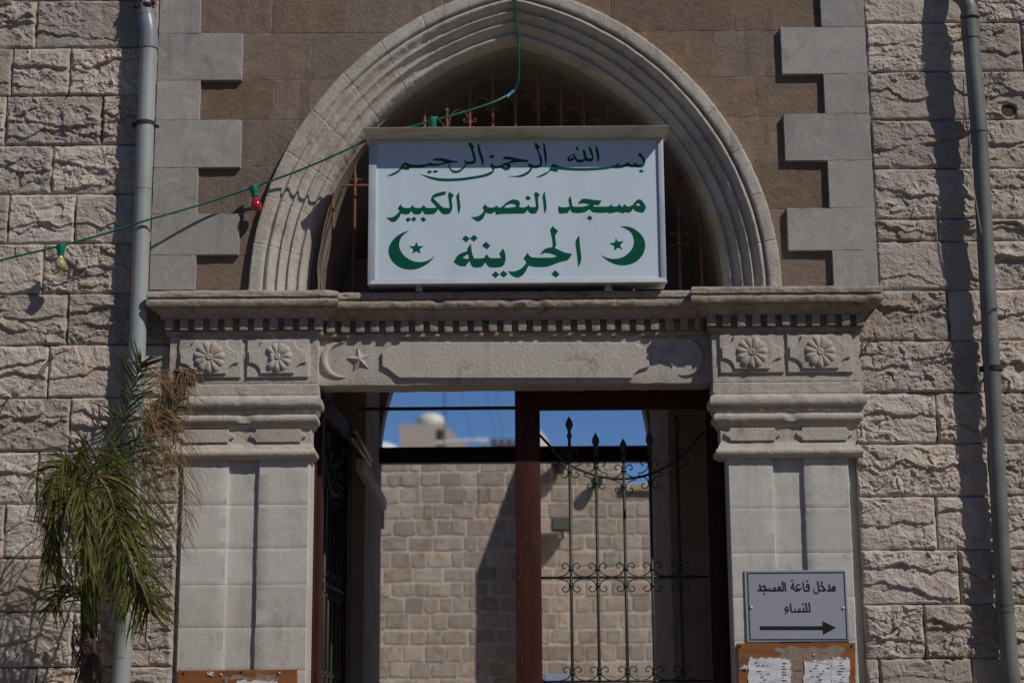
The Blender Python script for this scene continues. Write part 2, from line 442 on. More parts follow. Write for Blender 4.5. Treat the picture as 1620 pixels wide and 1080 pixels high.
x_, z_ = W(1597, 173, -0.03)
mm = MB(); mm.lathe([(0.05, 0.0), (0.05, 0.003), (0.001, 0.003)], (x_, -0.0205, z_), 'y', 14); mm.build("hole_shade_disc", plain_mat("hole_shade_colour", (0.05, 0.04, 0.033), (0.09, 0.075, 0.06), 0.95, sc1=40), wall_r)  # dark disc in the shallow pit: shade of a deep hole put into its colour
# plainer courses beyond the frame so the wall goes on: one joined part per wall
for t, sgn in ((wall_l, -1), (wall_r, 1)):
    m = MB(); rr = random.Random(5+sgn)
    z = 0.0
    while z < 7.5:
        z2 = z + 0.32
        x = (X(-190, 540, 0) if sgn < 0 else X(1810, 540, 0))
        lim = -8.9 if sgn < 0 else 8.9
        while abs(x) < 8.8:
            x2 = x + sgn*rr.uniform(0.4, 0.75)
            if abs(x2) > 8.9: x2 = lim
            a, b_ = sorted((x, x2)); m.bbox(a+.004, b_-.004, -0.06, 0.0, z+.004, z2-.004, 0.012); x = x2
        z = z2
    # below the frame
    zb = Z(1142 if sgn < 0 else 1128, 0, 120 if sgn < 0 else 1500)
    z = 0
    nb = 4; hb = zb/nb
    for k in range(nb):
        a0, a1 = (X(-190, 540, 0), xl_b) if sgn < 0 else (xr_b, X(1810, 540, 0))
        x = a0
        while x < a1-0.01:
            x2 = min(a1, x+rr.uniform(0.4, 0.7))
            m.bbox(x+.004, x2-.004, -0.06, 0.0, k*hb+.004, (k+1)*hb-.004, 0.012); x = x2
    o = m.build("outer_courses", M_ROCK, t); o["kind"] = "stuff"

# ------------------------------------------------------------------ the stone gateway
portal = thing("stone_gateway", "pale limestone gateway with pointed arch, dentil cornice and carved capitals between rough walls", "gateway", loc=(0, 0, 0))

def block(x0, x1, z0, z1, yf, yb, parent, name, mat, seed, bev=0.0022, rough=0.0012, xl=None, xh=None, nu=None, nv=None, edge=0.0018):
    """dressed stone: gently uneven front, worn arris. xl/xh: optional x limit as a function of z"""
    nu = nu or max(4, min(26, int((x1-x0)/0.028))); nv = nv or max(4, min(22, int((z1-z0)/0.028)))
    u = np.concatenate([[0], np.linspace(bev/(x1-x0), 1-bev/(x1-x0), nu), [1]]); v = np.concatenate([[0], np.linspace(bev/(z1-z0), 1-bev/(z1-z0), nv), [1]])
    U, V = np.meshgrid(u, v); z = z0+V*(z1-z0)
    A = np.full_like(z, x0) if xl is None else np.maximum(x0, xl(z)); B = np.full_like(z, x1) if xh is None else np.minimum(x1, xh(z))
    B = np.maximum(B, A+0.002)
    x = A + U*(B-A)
    y = yf + rough*fbm(x*14, z*14, seed*0.37, 3, 71)*1.5
    rim = (U == 0) | (U == 1) | (V == 0) | (V == 1)
    jx = edge*fbm(z*30, z*0+seed, 0, 2, 73); jz = edge*fbm(x*30, x*0+seed, 0, 2, 75)
    y = np.where(rim, y+bev, y)
    x = x + jx*((U == 0)*1.0-(U == 1)*1.0); z = z + jz*((V == 0)*1.0-(V == 1)*1.0)
    NU, NV = len(u), len(v)
    verts = list(map(tuple, np.stack([x, y, z], -1).reshape(-1, 3))); faces = grid_faces(NU, NV)
    ring = [i for i in range(NU)] + [j*NU+NU-1 for j in range(1, NV)] + [(NV-1)*NU+i for i in range(NU-2, -1, -1)] + [j*NU for j in range(NV-2, 0, -1)]
    n0 = len(verts)
    for i in ring: verts.append((verts[i][0], yb, verts[i][2]))
    m = len(ring)
    for k in range(m): faces.append((ring[(k+1) % m], ring[k], n0+k, n0+(k+1) % m))
    o = obj(name, verts, faces, mat, parent, True)
    bm = bmesh.new(); bm.from_mesh(o.data)
    for e in bm.edges:
        if len(e.link_faces) == 2 and e.calc_face_angle(0) > R(24): e.smooth = False
    bm.to_mesh(o.data); bm.free()
    return o

QY, BY = -0.046, -0.012       # fronts of quoins and of brown infill
# quoins: y bounds, inner edge px
QL = [(-84, -20, 383), (-20, 53, 317), (53, 127, 383), (127, 190, 316), (190, 265, 381), (265, 338, 312), (338, 403, 378), (403, 458, 309)]
QR = [(-102, -30, 1232), (-30, 43, 1298), (43, 117, 1236), (117, 180, 1304), (180, 254, 1241), (254, 329, 1311), (329, 396, 1246), (396, 458, 1318)]
for k, (ya, yb, xi) in enumerate(QL):
    z1, z0 = Z(ya, QY, 330), Z(yb, QY, 330)
    block(xl_a-0.0, X(xi, (ya+yb)/2, QY), z0+.0006, z1-.0006, QY, 0.03, portal, "quoin", M_QUOIN, 100+k)
for k, (ya, yb, xi) in enumerate(QR):
    z1, z0 = Z(ya, QY, 1300), Z(yb, QY, 1300)
    block(X(xi, (ya+yb)/2, QY), xr_a, z0+.0006, z1-.0006, QY, 0.03, portal, "quoin", M_QUOIN, 140+k)

# arch geometry (two-centred pointed arch)
AX = X(815, 457, -0.065)
ZSP = Z(459, -0.06)
W2 = (X(1237, 457, -0.065) - X(393, 457, -0.065))/2
APZ = Z(-27, -0.065) - ZSP
RO = (W2*W2 + APZ*APZ)/(2*W2); CO = RO - W2
def arch_half(z, s):
    """half opening width of the ring offset inwards by s, at height z"""
    h = np.maximum(np.asarray(z, float)-ZSP, 0)
    q = (RO-s)**2 - h*h
    return np.where(q > 0, np.sqrt(np.maximum(q, 0))-CO, -1.0)
# brown infill courses
BL = [(-90, -20, [392, 520, 640]), (-20, 53, [430, 552, 700]), (53, 127, [492, 600]), (127, 190, [433, 560]), (190, 265, [470]), (265, 338, [500]), (338, 403, [480]), (403, 458, [500])]
BR = [(-100, -27, [1000, 1120]), (-27, 49, [965, 1162]), (49, 122, [1000, 1128]), (122, 185, [1090, 1196]), (185, 258, []), (258, 331, []), (331, 396, []), (396, 458, [])]
inl = [q[2] for q in QL]; inr = [q[2] for q in QR]
for rows, side in ((BL, -1), (BR, 1)):
    for k, (ya, yb, js) in enumerate(rows):
        pm = 450 if side < 0 else 1190
        z1, z0 = Z(ya, BY, pm), Z(yb, BY, pm); ym = (ya+yb)/2
        xs = [X(j, ym, BY) for j in js]
        qx = X(300 if side < 0 else 1330, ym, BY)
        mid = AX
        xs = sorted(xs + [qx, mid])
        for a, b_ in zip(xs, xs[1:]):
            lim = float(arch_half(z0+0.01, 0.05)); limt = float(arch_half(z1, 0.05))
            if side < 0:
                f = lambda z: np.where(arch_half(z, 0.05) > 0, AX-arch_half(z, 0.05), 1e3)
                if a >= float(f(np.array(z1)))-0.01 and limt > 0: continue
                block(a+.0022, b_-.0022, z0+.0022, z1-.0022, BY, 0.05, portal, "infill_stone", M_BROWN, 200+k*7+int(a*10), bev=0.0008, xh=f, rough=0.0009)
            else:
                f = lambda z: np.where(arch_half(z, 0.05) > 0, AX+arch_half(z, 0.05), -1e3)
                if b_ <= float(f(np.array(z1)))+0.01 and limt > 0: continue
                block(a+.0022, b_-.0022, z0+.0022, z1-.0022, BY, 0.05, portal, "infill_stone", M_BROWN, 300+k*7+int(a*10), bev=0.0008, xl=f, rough=0.0009)
# mortar plane behind the infill, cut to the arch
m = MB()
for sgn in (-1, 1):
    zz = list(np.linspace(ZSP-0.02, ZSP+APZ+0.0, 30)); cur = [(AX+sgn*max(0.0, float(arch_half(z, 0.10))), z) for z in zz]
    cur = [c for c in cur]
    xo = xl_a+0.02 if sgn < 0 else xr_a-0.02
    outl = [(xo, ZSP-0.02)] + cur + [(AX, 7.55), (xo, 7.55)]
    m.prism(outl, 0.06, 0.0635 if sgn < 0 else 0.0635)
m.v = [(v[0], v[1] if v[1] > 0.05 else -0.0100, v[2]) for v in m.v]
m.build("infill_mortar", M_MORTW, portal)
# masonry above the frame
m = MB(); m.box(xl_a, xr_a, -0.03, 0.05, Z(-84, QY, 330)+0.08, 7.6)
m.build("upper_masonry", M_LIGHT, portal)
# infill wall thickness behind
# archivolt: profile (s = inwards, y = depth)
PROF = [(0.0, 0.02), (0.0, -0.062), (0.004, -0.066), (0.040, -0.067), (0.074, -0.066), (0.080, -0.062), (0.082, -0.042), (0.088, -0.036), (0.094, -0.040),
        (0.100, -0.052), (0.108, -0.058), (0.118, -0.057), (0.128, -0.047), (0.138, -0.030), (0.150, -0.016), (0.166, -0.008), (0.170, -0.020), (0.176, -0.024),
        (0.182, -0.020), (0.186, -0.002), (0.196, 0.010), (0.210, 0.022), (0.226, 0.030), (0.230, 0.018), (0.236, 0.014), (0.243, 0.020), (0.247, 0.040),
        (0.260, 0.058), (0.274, 0.068), (0.290, 0.074), (0.294, 0.064), (0.302, 0.060), (0.312, 0.066), (0.320, 0.082), (0.330, 0.10), (0.336, 0.125),
        (0.338, 0.16), (0.345, 0.20)]
def refine(prof, st):
    out = [prof[0]]
    for a, b_ in zip(prof, prof[1:]):
        L_ = math.hypot(b_[0]-a[0], b_[1]-a[1]); n = max(1, int(L_/st))
        for k in range(1, n+1): out.append((a[0]+(b_[0]-a[0])*k/n, a[1]+(b_[1]-a[1])*k/n))
    return out
PR = refine(PROF, 0.012)
def voussoir(side, t0, t1, seed):
    P = np.array(PR); e_ = (t1-t0)*0.008
    ts = np.concatenate([[t0, t0+e_], np.linspace(t0, t1, 26)[1:-1], [t1-e_, t1]]); n = len(ts)
    verts = []
    for i, t_ in enumerate(ts):
        ss = P[:, 0]; th = np.arccos(np.clip(CO/(RO-ss), -1, 1))*t_
        g_ = 0.0005*(1 if i == 0 else -1 if i == n-1 else 0)/(RO)
        th = th + g_
        rr_ = RO-ss; hx = rr_*np.cos(th)-CO; hz = rr_*np.sin(th)
        ar = th*RO
        nn = 0.0035*fbm(ar*16, ss*40+side*5, seed*0.0+3, 3, 81) + 0.0022*fbm(ar*60, ss*70, side*3, 2, 83)
        worn = 0.006*np.maximum(0, fbm(ar*9, ss*12, side*7+1, 3, 87)-0.15)
        y = P[:, 1] + (nn*0.35 + worn*0.30)*(ss > 0.002) + (0.0018 if i in (0, n-1) else 0)
        sx = AX + side*(hx + nn*0.4)
        zz = ZSP + hz + nn*0.4
        verts += list(zip(sx, y, zz))
    m_ = len(PR); faces = grid_faces(m_, n, flip=(side > 0))
    c0 = [k for k in range(m_)]; 
    b = len(verts)
    # end caps towards a back line
    verts += [(AX+side*((RO-0.0)*math.cos(math.acos(CO/RO)*t0)-CO), 0.36, ZSP+RO*math.sin(math.acos(CO/RO)*t0)), (AX+side*(RO*math.cos(math.acos(CO/RO)*t1)-CO), 0.36, ZSP+RO*math.sin(math.acos(CO/RO)*t1))]
    faces.append(tuple(c0)+(b,)); faces.append(tuple((n-1)*m_+k for k in c0)+(b+1,))
    o = obj("voussoir", verts, faces, M_CARVE, portal, True)
    return o
NV_ = 9
for side in (-1, 1):
    for k in range(NV_):
        voussoir(side, k/NV_, (k+1)/NV_, k+side*20)

# ------------------------------------------------------------------ mitred mouldings
def molding(prof, xa, xb, Y0, Yb, name, mat, parent, seed=0, rough=0.002, st=0.02, pst=0.012, left=True, right=True, wear=0.0, gap=None):
    P = np.array(refine(prof, pst)); cols = []
    def side_n(L_): return max(2, int(abs(L_)/st))
    path = []
    if left: path += [('L', t_) for t_ in np.linspace(0, 1, side_n(Yb-Y0))[:-1]]
    path += [('F', t_) for t_ in np.linspace(0, 1, side_n(xb-xa))]
    if right: path += [('R', t_) for t_ in np.linspace(0, 1, side_n(Yb-Y0))[1:]]
    verts = []
    for kind, t_ in path:
        p = P[:, 0]; z = P[:, 1]
        if kind == 'L': x = xa-p*(1 if left else 0); y = Yb+(Y0-p-Yb)*t_; nx, ny = -1.0, 0.0
        elif kind == 'R': x = xb+p*(1 if right else 0); y = (Y0-p)+(Yb-Y0+p)*t_; nx, ny = 1.0, 0.0
        else:
            xl_ = xa-(p if left else 0*p); xr_ = xb+(p if right else 0*p); x = xl_+(xr_-xl_)*t_; y = Y0-p; nx, ny = 0.0, -1.0
        x = x+0*p; y = y+0*p
        nn = rough*fbm(x*22+y*22, z*45, seed*1.7, 4, 91, 0.6) - wear*np.maximum(0, fbm(x*7+y*7, z*6, seed*0.9, 4, 95)-0.25)
        if gap is not None and kind == 'F': nn = nn + gap(x, z)
        verts += list(zip(x+nx*nn, y+ny*nn, z+nn*0.25))
    m_ = len(P); faces = grid_faces(m_, len(path))
    o = obj(name, verts, faces, mat, parent)
    bm = bmesh.new(); bm.from_mesh(o.data); bmesh.ops.recalc_face_normals(bm, faces=bm.faces[:])
    ce = bm.faces[:]
    for e in bm.edges:
        if len(e.link_faces) == 2 and e.calc_face_angle(0) > R(42): e.smooth = False
    for f in bm.faces: f.smooth = True
    # outward check
    s_ = sum(f.normal.y*f.calc_area() for f in bm.faces)
    if s_ > 0: bmesh.ops.reverse_faces(bm, faces=bm.faces[:])
    bm.to_mesh(o.data); bm.free()
    return o

FY, KY = 0.0, -0.095         # frieze plane, capital block plane
def zy(y, Y, px=815): return Z(y, Y, px)
# cornice: heights measured on the photograph, projection from the block face
def cornice(xa, xb, Y0, yt, px, left, right, seed, p0=0.135):
    s = p0/0.135
    YL = Y0-p0
    zt = zy(yt, YL, px)
    def z_(dy, p): return zy(yt+dy, Y0-p, px)
    prof = [(-0.05, zt+0.012), (0.06, zt+0.012), (p0-0.008, zt+0.002), (p0, z_(3, p0)), (p0, z_(9.5, p0)), (p0-0.016, z_(10.5, p0)), (p0-0.016, z_(12.5, p0)), (p0-0.003, z_(14, p0)),
            (p0+0.002, z_(17, p0)), (p0+0.001, z_(20, p0)), (p0-0.006, z_(23.5, p0)), (p0*0.80, z_(26, p0*0.80)), (p0*0.76, z_(26.6, p0*0.76)), (p0*0.755, z_(29, p0*0.755)),
            (p0*0.62, z_(32, p0*0.62)), (p0*0.50, z_(36, p0*0.5)), (p0*0.43, z_(40, p0*0.43)), (p0*0.40, z_(44.5, p0*0.40)), (0.012, z_(45.5, 0.012)), (0.012, z_(64, 0.012)), (0.024, z_(64.5, 0.024)), (0.022, z_(70, 0.022)), (0.0, z_(72, 0.0)), (0.0, z_(76, 0.0)), (-0.05, z_(76, 0))]
    c = molding(prof, xa, xb, Y0, 0.06, "cornice", M_CORN, portal, seed, 0.0042, 0.012, 0.008, left, right, wear=0.020)
    # dentils
    zt_, zb_ = z_(46, 0.05), z_(62.5, 0.05)
    pitch = 24.7*0.004; wdt = 0.052
    n = int(round((xb-xa+0.04)/pitch))
    pitch = (xb-xa+0.06-wdt)/n
    rr = random.Random(seed)
    for k in range(n+1):
        x = xa-0.03+k*pitch if (left and right) else xa+(k+0.5)*(xb-xa-wdt)/(n+1)
        mm = MB(); mm.bbox(x, x+wdt, Y0-0.050-rr.uniform(0, .003), Y0-0.008, zb_+rr.uniform(-.002, .004), zt_+0.006, 0.004+rr.uniform(0, .003))
        d = mm.build("dentil", M_CORN, c, angle=50)
    return c
XB0, XB1 = X(269, 560, KY), X(503, 560, KY)          # left capital block
XB2, XB3 = X(1127, 560, KY), X(1361, 560, KY)        # right capital block
cornice(XB0, XB1, KY, 459, 380, True, True, 1)
cornice(XB2, XB3, KY, 452.5, 1240, True, True, 2)
# centre run over the lintel, a little further back
XC0, XC1 = XB1+0.0, XB2-0.0
cornice(XC0, XC1, FY-0.0, 461, 815, False, False, 3, p0=0.125)

def concave_panel(x0, x1, z0, z1, cx, cz, n=6):
    """rectangle whose corners are bitten by quarter rounds, with a small square shoulder"""
    pts = []
    def arc(cxp, czp, a0, a1):
        for k in range(n+1):
            a = a0+(a1-a0)*k/n; pts.append((cxp+cx*math.cos(a), czp+cz*math.sin(a)))
    arc(x0, z0, math.pi/2, 0); arc(x1, z0, math.pi, math.pi/2)
    arc(x1, z1, -math.pi/2, -math.pi); arc(x0, z1, 0, -math.pi/2)
    return pts
def flower(cx, cz, r, Y, parent, npet=11, broken=False, seed=0):
    mm = MB(); rr = random.Random(seed)
    for k in range(npet):
        a = 2*math.pi*k/npet+0.1
        if broken and 2.6 < a < 4.0: sc_ = 0.55
        else: sc_ = 1.0
        L_ = r*sc_*rr.uniform(0.95, 1.04); wd = r*0.56
        nu, nv = 7, 5
        base = len(mm.v)
        for i in range(nu):
            f = i/(nu-1); rad = r*0.18+(L_-r*0.18)*f
            wloc = wd*(0.35+0.65*math.sin(min(1, f*1.15)*math.pi*0.62))*(1 if f < 0.92 else 0.6)
            for j in range(nv):
                g_ = (j/(nv-1)-0.5)*2
                hgt = 0.017*(1-abs(g_)**2.6)*(0.55+0.45*math.sin(f*math.pi*0.9))*(1 if f < 0.99 else 0.2)
                px_ = rad*math.cos(a)-wloc*0.5*g_*math.sin(a); pz_ = rad*math.sin(a)+wloc*0.5*g_*math.cos(a)
                mm.v.append((cx+px_, Y-0.003-hgt, cz+pz_))
        mm.f += grid_faces(nv, nu, base)
    mm.lathe([(r*0.22, 0.0), (r*0.21, 0.014), (r*0.14, 0.02), (r*0.07, 0.017), (0.002, 0.014)], (cx, Y, cz), 'y', 14)
    o = mm.build("flower", M_CARVE, parent, smooth=True)
    return o
def capital(x0, x1, px, cx_list, mirror, seed, ybot=722):
    """block + rolls down to the top of the shaft; y values are those of the left capital"""
    dy = 0.0 if px < 800 else -3.0
    def z_(y, p): return zy(y+dy, KY-p, px)
    prof = [(-0.03, z_(524, 0)), (0.0, z_(524.5, 0)), (0.0, z_(606, 0)), (-0.003, z_(607, 0)), (0.002, z_(608.5, 0)), (0.003, z_(624.5, 0)), (0.000, z_(626, 0)), (0.017, z_(628, .017)), (0.024, z_(632, .024)),
            (0.026, z_(637, .026)), (0.022, z_(641.5, .022)), (0.012, z_(644.5, .012)), (0.004, z_(645.5, 0)), (0.002, z_(650, 0)), (-0.006, z_(653, 0)), (-0.012, z_(656, -.012)), (-0.002, z_(657.5, 0)),
            (0.003, z_(660.5, 0)), (0.002, z_(665, 0)), (-0.006, z_(668, -.006)), (-0.016, z_(669, -.016)), (-0.020, z_(673, -.02)), (-0.034, z_(677.5, -.034)), (-0.040, z_(679, -.04)),
            (-0.040, z_(701, -.04)), (-0.034, z_(704, -.034)), (-0.024, z_(708, -.024)), (-0.020, z_(711, -.02)), (-0.008, z_(713, -.008)), (-0.004, z_(716, -.004)), (-0.007, z_(720, -.007)), (-0.018, z_(723, -.018)),
            (-0.030, z_(724.5, -.03)), (-0.048, z_(727, -.048)), (-0.09, z_(727, -.048))]
    def gap(x, z):
        # a bite out of the small roll near the middle
        c = (x0+x1)/2+0.02
        return -0.016*np.exp(-((x-c)/0.035)**4)*np.exp(-((z-z_(662, 0))/0.022)**4)
    cap = molding(prof, x0, x1, KY, 0.10, "capital", M_CARVE, portal, seed, 0.0022, 0.016, 0.010, True, True, wear=0.006, gap=gap)
    for k, (xa_, xb_) in enumerate(cx_list):
        ya, yb = (537, 597) if px < 800 else (525+4, 589)
        z0, z1 = zy(yb, KY-0.01, px), zy(ya, KY-0.01, px)
        a, b_ = X(xa_, 565, KY-.01), X(xb_, 565, KY-.01)
        mm = MB(); mm.prism([(a, z0), (b_, z0), (b_, z1), (a, z1)], KY+0.003, 0.018, bev=0.004)
        mm.build("square_panel", M_CARVE, cap)
        mm = MB(); iz0, iz1 = z0+0.022, z1-0.012
        mm.prism(concave_panel(a+0.012, b_-0.016, iz0, iz1, 0.075, 0.068), KY-0.012, 0.016, bev=0.004)
        # pointed shoulders at both sides
        mm.build("shaped_plaque", M_CARVE, cap)
        flower((a+b_)/2-0.002, (iz0+iz1)/2, 0.100 if not (px < 800 and k == 1) else 0.092, KY-0.026, cap, broken=(px < 800 and k == 1), seed=seed+k)
    # two small plaques on the neck band
    w_ = x1-x0
    for (fa, fb) in ((0.04, 0.44), (0.56, 0.96)):
        mm = MB(); a, b_ = x0+0.03+w_*fa*0.93, x0+0.03+w_*fb*0.93
        zz0, zz1 = z_(701, -.04)+0.004, z_(680, -.04)+0.002
        mm.prism(concave_panel(a, b_, zz0, zz1, 0.034, 0.030, 4), KY+0.042, 0.017, bev=0.004)
        mm.build("neck_plaque", M_CARVE, cap)
    return cap
capital(XB0, XB1, 385, [(283, 382), (391, 489)], False, 11)
capital(XB2, XB3, 1245, [(1139, 1240), (1246, 1349)], True, 12)

# pilaster shafts: channelled blocks
SY = KY+0.050
def shaft(xa, xb, ca, cb, ys, px, seed):
    for k in range(len(ys)-1):
        z1, z0 = zy(ys[k], SY, px)-.0004, zy(ys[k+1], SY, px)+.0004
        if k == len(ys)-2: z0 = 0.0
        nz = max(3, int((z1-z0)/0.03)) if k < len(ys)-2 else 12
        zs = [z0, z0+0.004] + list(np.linspace(z0, z1, nz+2)[1:-1]) + [z1-0.004, z1]
        sec = [(xa, 0.06), (xa, SY+0.006), (xa+0.005, SY), ]
        sec += [(xa+(ca-xa)*f, SY) for f in (0.25, 0.5, 0.75)] + [(ca-0.006, SY), (ca, SY+0.004), (ca+0.002, SY+0.024)]
        sec += [(ca+(cb-ca)*f, SY+0.026) for f in (0.25, 0.5, 0.75)] + [(cb-0.002, SY+0.024), (cb, SY+0.004), (cb+0.006, SY)]
        sec += [(cb+(xb-cb)*f, SY) for f in (0.25, 0.5, 0.75)] + [(xb-0.006, SY), (xb, SY+0.006), (xb, 0.10), (xb, 0.22)]
        verts = []
        for i, z in enumerate(zs):
            e = 0.0014 if i in (0, len(zs)-1) else 0
            for (x, y) in sec:
                nn = 0.0018*float(fbm(x*15, z*15, seed, 3, 99)); en = 0.0022*float(fbm(z*24, x*3, seed, 2, 101))
                verts.append((x+en*(y > SY+.001)*(y < SY+.03), y+nn+e, z))
        m_ = len(sec)
        faces = grid_faces(m_, len(zs))
        faces.append(tuple(range(m_))); faces.append(tuple((len(zs)-1)*m_+q for q in range(m_)))
        o = obj("shaft_block", verts, faces, M_LIGHT, portal)
        bm = bmesh.new(); bm.from_mesh(o.data); bmesh.ops.recalc_face_normals(bm, faces=bm.faces[:])
        for e_ in bm.edges:
            if len(e_.link_faces) == 2 and e_.calc_face_angle(0) > R(35): e_.smooth = False
        for f in bm.faces: f.smooth = True
        bm.to_mesh(o.data); bm.free()
XS0, XS1 = X(284, 900, SY), X(487, 900, SY)
XS2, XS3 = X(1157, 900, SY), X(1350, 900, SY)
shaft(XS0, XS1, X(358, 880, SY), X(406, 880, SY), [727, 798, 867, 924, 992, 1060, 1130, 1300], 385, 31)
shaft(XS2, XS3, X(1225, 800, SY), X(1274, 800, SY), [724, 803, 874, 944, 1013, 1085, 1300], 1245, 32)
# jamb core behind pilasters and block
for a_, b_ in ((XB0+0.02, XS1-0.01), (XS2+0.01, XB3-0.02)):
    m = MB(); m.box(a_, b_, 0.0, 0.22, 0, zy(528, 0)); m.build("jamb_core", M_LIGHT, portal)

# lintel (frieze) with its carving
ZL0 = zy(607, FY); ZL1 = zy(533, FY)
mm = MB()
nx, nz = 90, 12
vs = []
for j in range(nz):
    for i in range(nx):
        x = XB1-0.01+(XB2-XB1+0.02)*i/(nx-1); z = ZL0+(ZL1+0.03-ZL0)*j/(nz-1)
        vs.append((x, FY+0.0022*float(fbm(x*14, z*14, 3, 3, 103))+(0.004 if j == 0 else 0), z+(0.003*float(fbm(x*12, 0, 3, 3, 105)) if j == 0 else 0)))
b0 = len(vs); mm.v = vs; mm.f = grid_faces(nx, nz)
for i in range(nx): mm.v.append((vs[i][0], 0.245, vs[i][2]))
for i in range(nx-1): mm.f.append((i+1, i, b0+i, b0+i+1))
mm.v += [(XB1-0.01, 0.245, ZL1+0.03), (XB2+0.01, 0.245, ZL1+0.03)]
mm.f.append((b0, b0+nx-1, b0+nx+1, b0+nx))
lint = mm.build("lintel", M_CARVE, portal, angle=40)
a, b_ = X(603, 567, FY-.02), X(1027, 567, FY-.02); z0, z1 = zy(598, FY-.02), zy(541, FY-.02)
PLQ = [(632, 598), (1004, 598), (1004, 592), (1007, 584), (1013, 578), (1013, 566), (1027, 553), (1022, 551), (1012, 547), (1006, 541), (633, 541), (630, 545), (622, 549), (612, 551), (604, 557), (604, 579), (612, 583), (619, 588), (625, 593)]
PLQ = [(632, 598), (1000, 598), (1003, 592), (1009, 586), (1018, 583), (1027, 580), (1027, 553), (1018, 550), (1009, 546), (1004, 541), (633, 541), (630, 545), (622, 549), (612, 551), (604, 557), (604, 579), (612, 583), (619, 588), (625, 593)]
mm = MB(); mm.prism([W(p[0], p[1], FY-0.02) for p in PLQ], FY+0.003, 0.024, bev=0.005); mm.build("long_plaque", M_CARVE, lint)
def star_relief(cx, cz, r, rot, parent):
    mm = MB(); pts = []
    for k in range(10):
        a = rot+math.pi/2+k*math.pi/5; q = r if k % 2 == 0 else r*0.42
        pts.append((cx+q*math.cos(a), cz+q*math.sin(a)))
    b = len(mm.v); mm.v = [(p[0], FY+0.002, p[1]) for p in pts]+[(p[0], FY-0.006, p[1]) for p in pts]+[(cx, FY-0.026, cz)]
    for k in range(10):
        j = (k+1) % 10; mm.f += [(k, j, 10+j, 10+k), (10+k, 10+j, 20)]
    return mm.build("star", M_CARVE, parent)
x, z = W(569, 569, FY); star_relief(x, z, 0.078, 0.15, lint)
x, z = W(1058, 563, FY); star_relief(x, z, 0.078, -0.35, lint)
def crescent_relief(cx, cz, r, open_dir, parent):
    """half-round crescent bead, thick in the middle"""
    pts = []; rr_ = []
    for k in range(25):
        f = k/24; a = open_dir+R(76)+(2*math.pi-R(152))*f
        pts.append((cx+r*math.cos(a), FY-0.002, cz+r*math.sin(a))); rr_.append(0.002+0.021*math.sin(f*math.pi)**0.9)
    mm = MB(); mm.tube(pts, rr_, 10); return mm.build("crescent", M_CARVE, parent, smooth=True)
x, z = W(541, 569, FY); crescent_relief(x, z, 0.112, 0.0, lint)
x, z = W(1080, 565, FY); crescent_relief(x, z, 0.116, math.pi, lint)
# solid masonry between lintel and arch springing, behind the cornice
m = MB(); m.box(xl_a+.01, xr_a-.01, 0.03, 0.243, ZL1-0.02, ZSP-0.004); m.build("bed_masonry", M_CARVE, portal)

# ------------------------------------------------------------------ the passage behind
PX0 = X(598, 900, 3.05); PX1 = X(1034, 900, 3.05)
passage = thing("gate_passage", "plastered vaulted passage seen dark through the gate opening and behind the sign", "passage")
JX0, JX1 = XS1-0.03, XS2+0.03
Z_SP2 = Z(722, 3.05)
m = MB()
m.box(JX0-0.6, PX0, 1.75, 3.05, 0, 5.0); m.build("side_wall", M_PLASTER, passage)
m = MB(); m.box(PX1, JX1+0.6, 1.45, 3.05, 0, 5.0); m.build("side_wall", M_PLASTER, passage)
m = MB(); m.box(JX0-0.6, JX0, 0.30, 1.75, 0, 5.0); m.build("rebate_wall", M_PLASTER, passage)
m = MB(); m.box(JX1, JX1+0.6, 0.30, 1.45, 0, 5.0); m.build("rebate_wall", M_PLASTER, passage)
# pointed vault over the first bay, springing just above the cornice
def vault(y0, y1, wid_s, top, name, ZS=None, RR=None, CC=None):
    ZS = ZSP if ZS is None else ZS
    vs, fs = [], []
    cur = []
    n = 22
    Rr = RO-wid_s if RR is None else RR; Cc = CO if CC is None else CC
    th = math.acos(Cc/Rr)
    for k in range(n+1): cur.append((-(Rr*math.cos(th*k/n)-Cc), Rr*math.sin(th*k/n)))
    cur += [(-c[0], c[1]) for c in cur[-2::-1]]
    pts = [(AX+c[0], ZS+c[1]) for c in cur]
    m_ = MB()
    outer = [(AX-2.0, ZS-0.02), ] 
    poly = [(pts[0][0], ZS-0.0)] + pts[1:-1] + [(pts[-1][0], ZS)] + [(AX+2.0, ZS), (AX+2.0, top), (AX-2.0, top), (AX-2.0, ZS)]
    m_.prism(poly, y1, y1-y0)
    return m_.build(name, M_PLASTER, passage, angle=30)
vault(0.175, 3.05, 0.352, 7.4, "vault")
zslab = Z(606, 3.05)+0.03
m = MB(); m.box(-2.0, 2.0, 0.246, 2.6, ZSP-0.10, ZSP-0.012); m.build("sun_block_slab", M_PLASTER, passage)  # unseen slab, added to keep sun through the arch out of the passage
m = MB(); m.box(-2.0, 2.0, 2.55, 3.05, zslab, zslab+0.12); m.build("sun_block_rear", M_PLASTER, passage)  # raised rear piece of the added sun-blocking slab
m = MB(); m.box(-2.0, 2.0, 2.90, 3.04, zslab+0.121, 7.39); m.build("back_wall", M_PLASTER, passage)
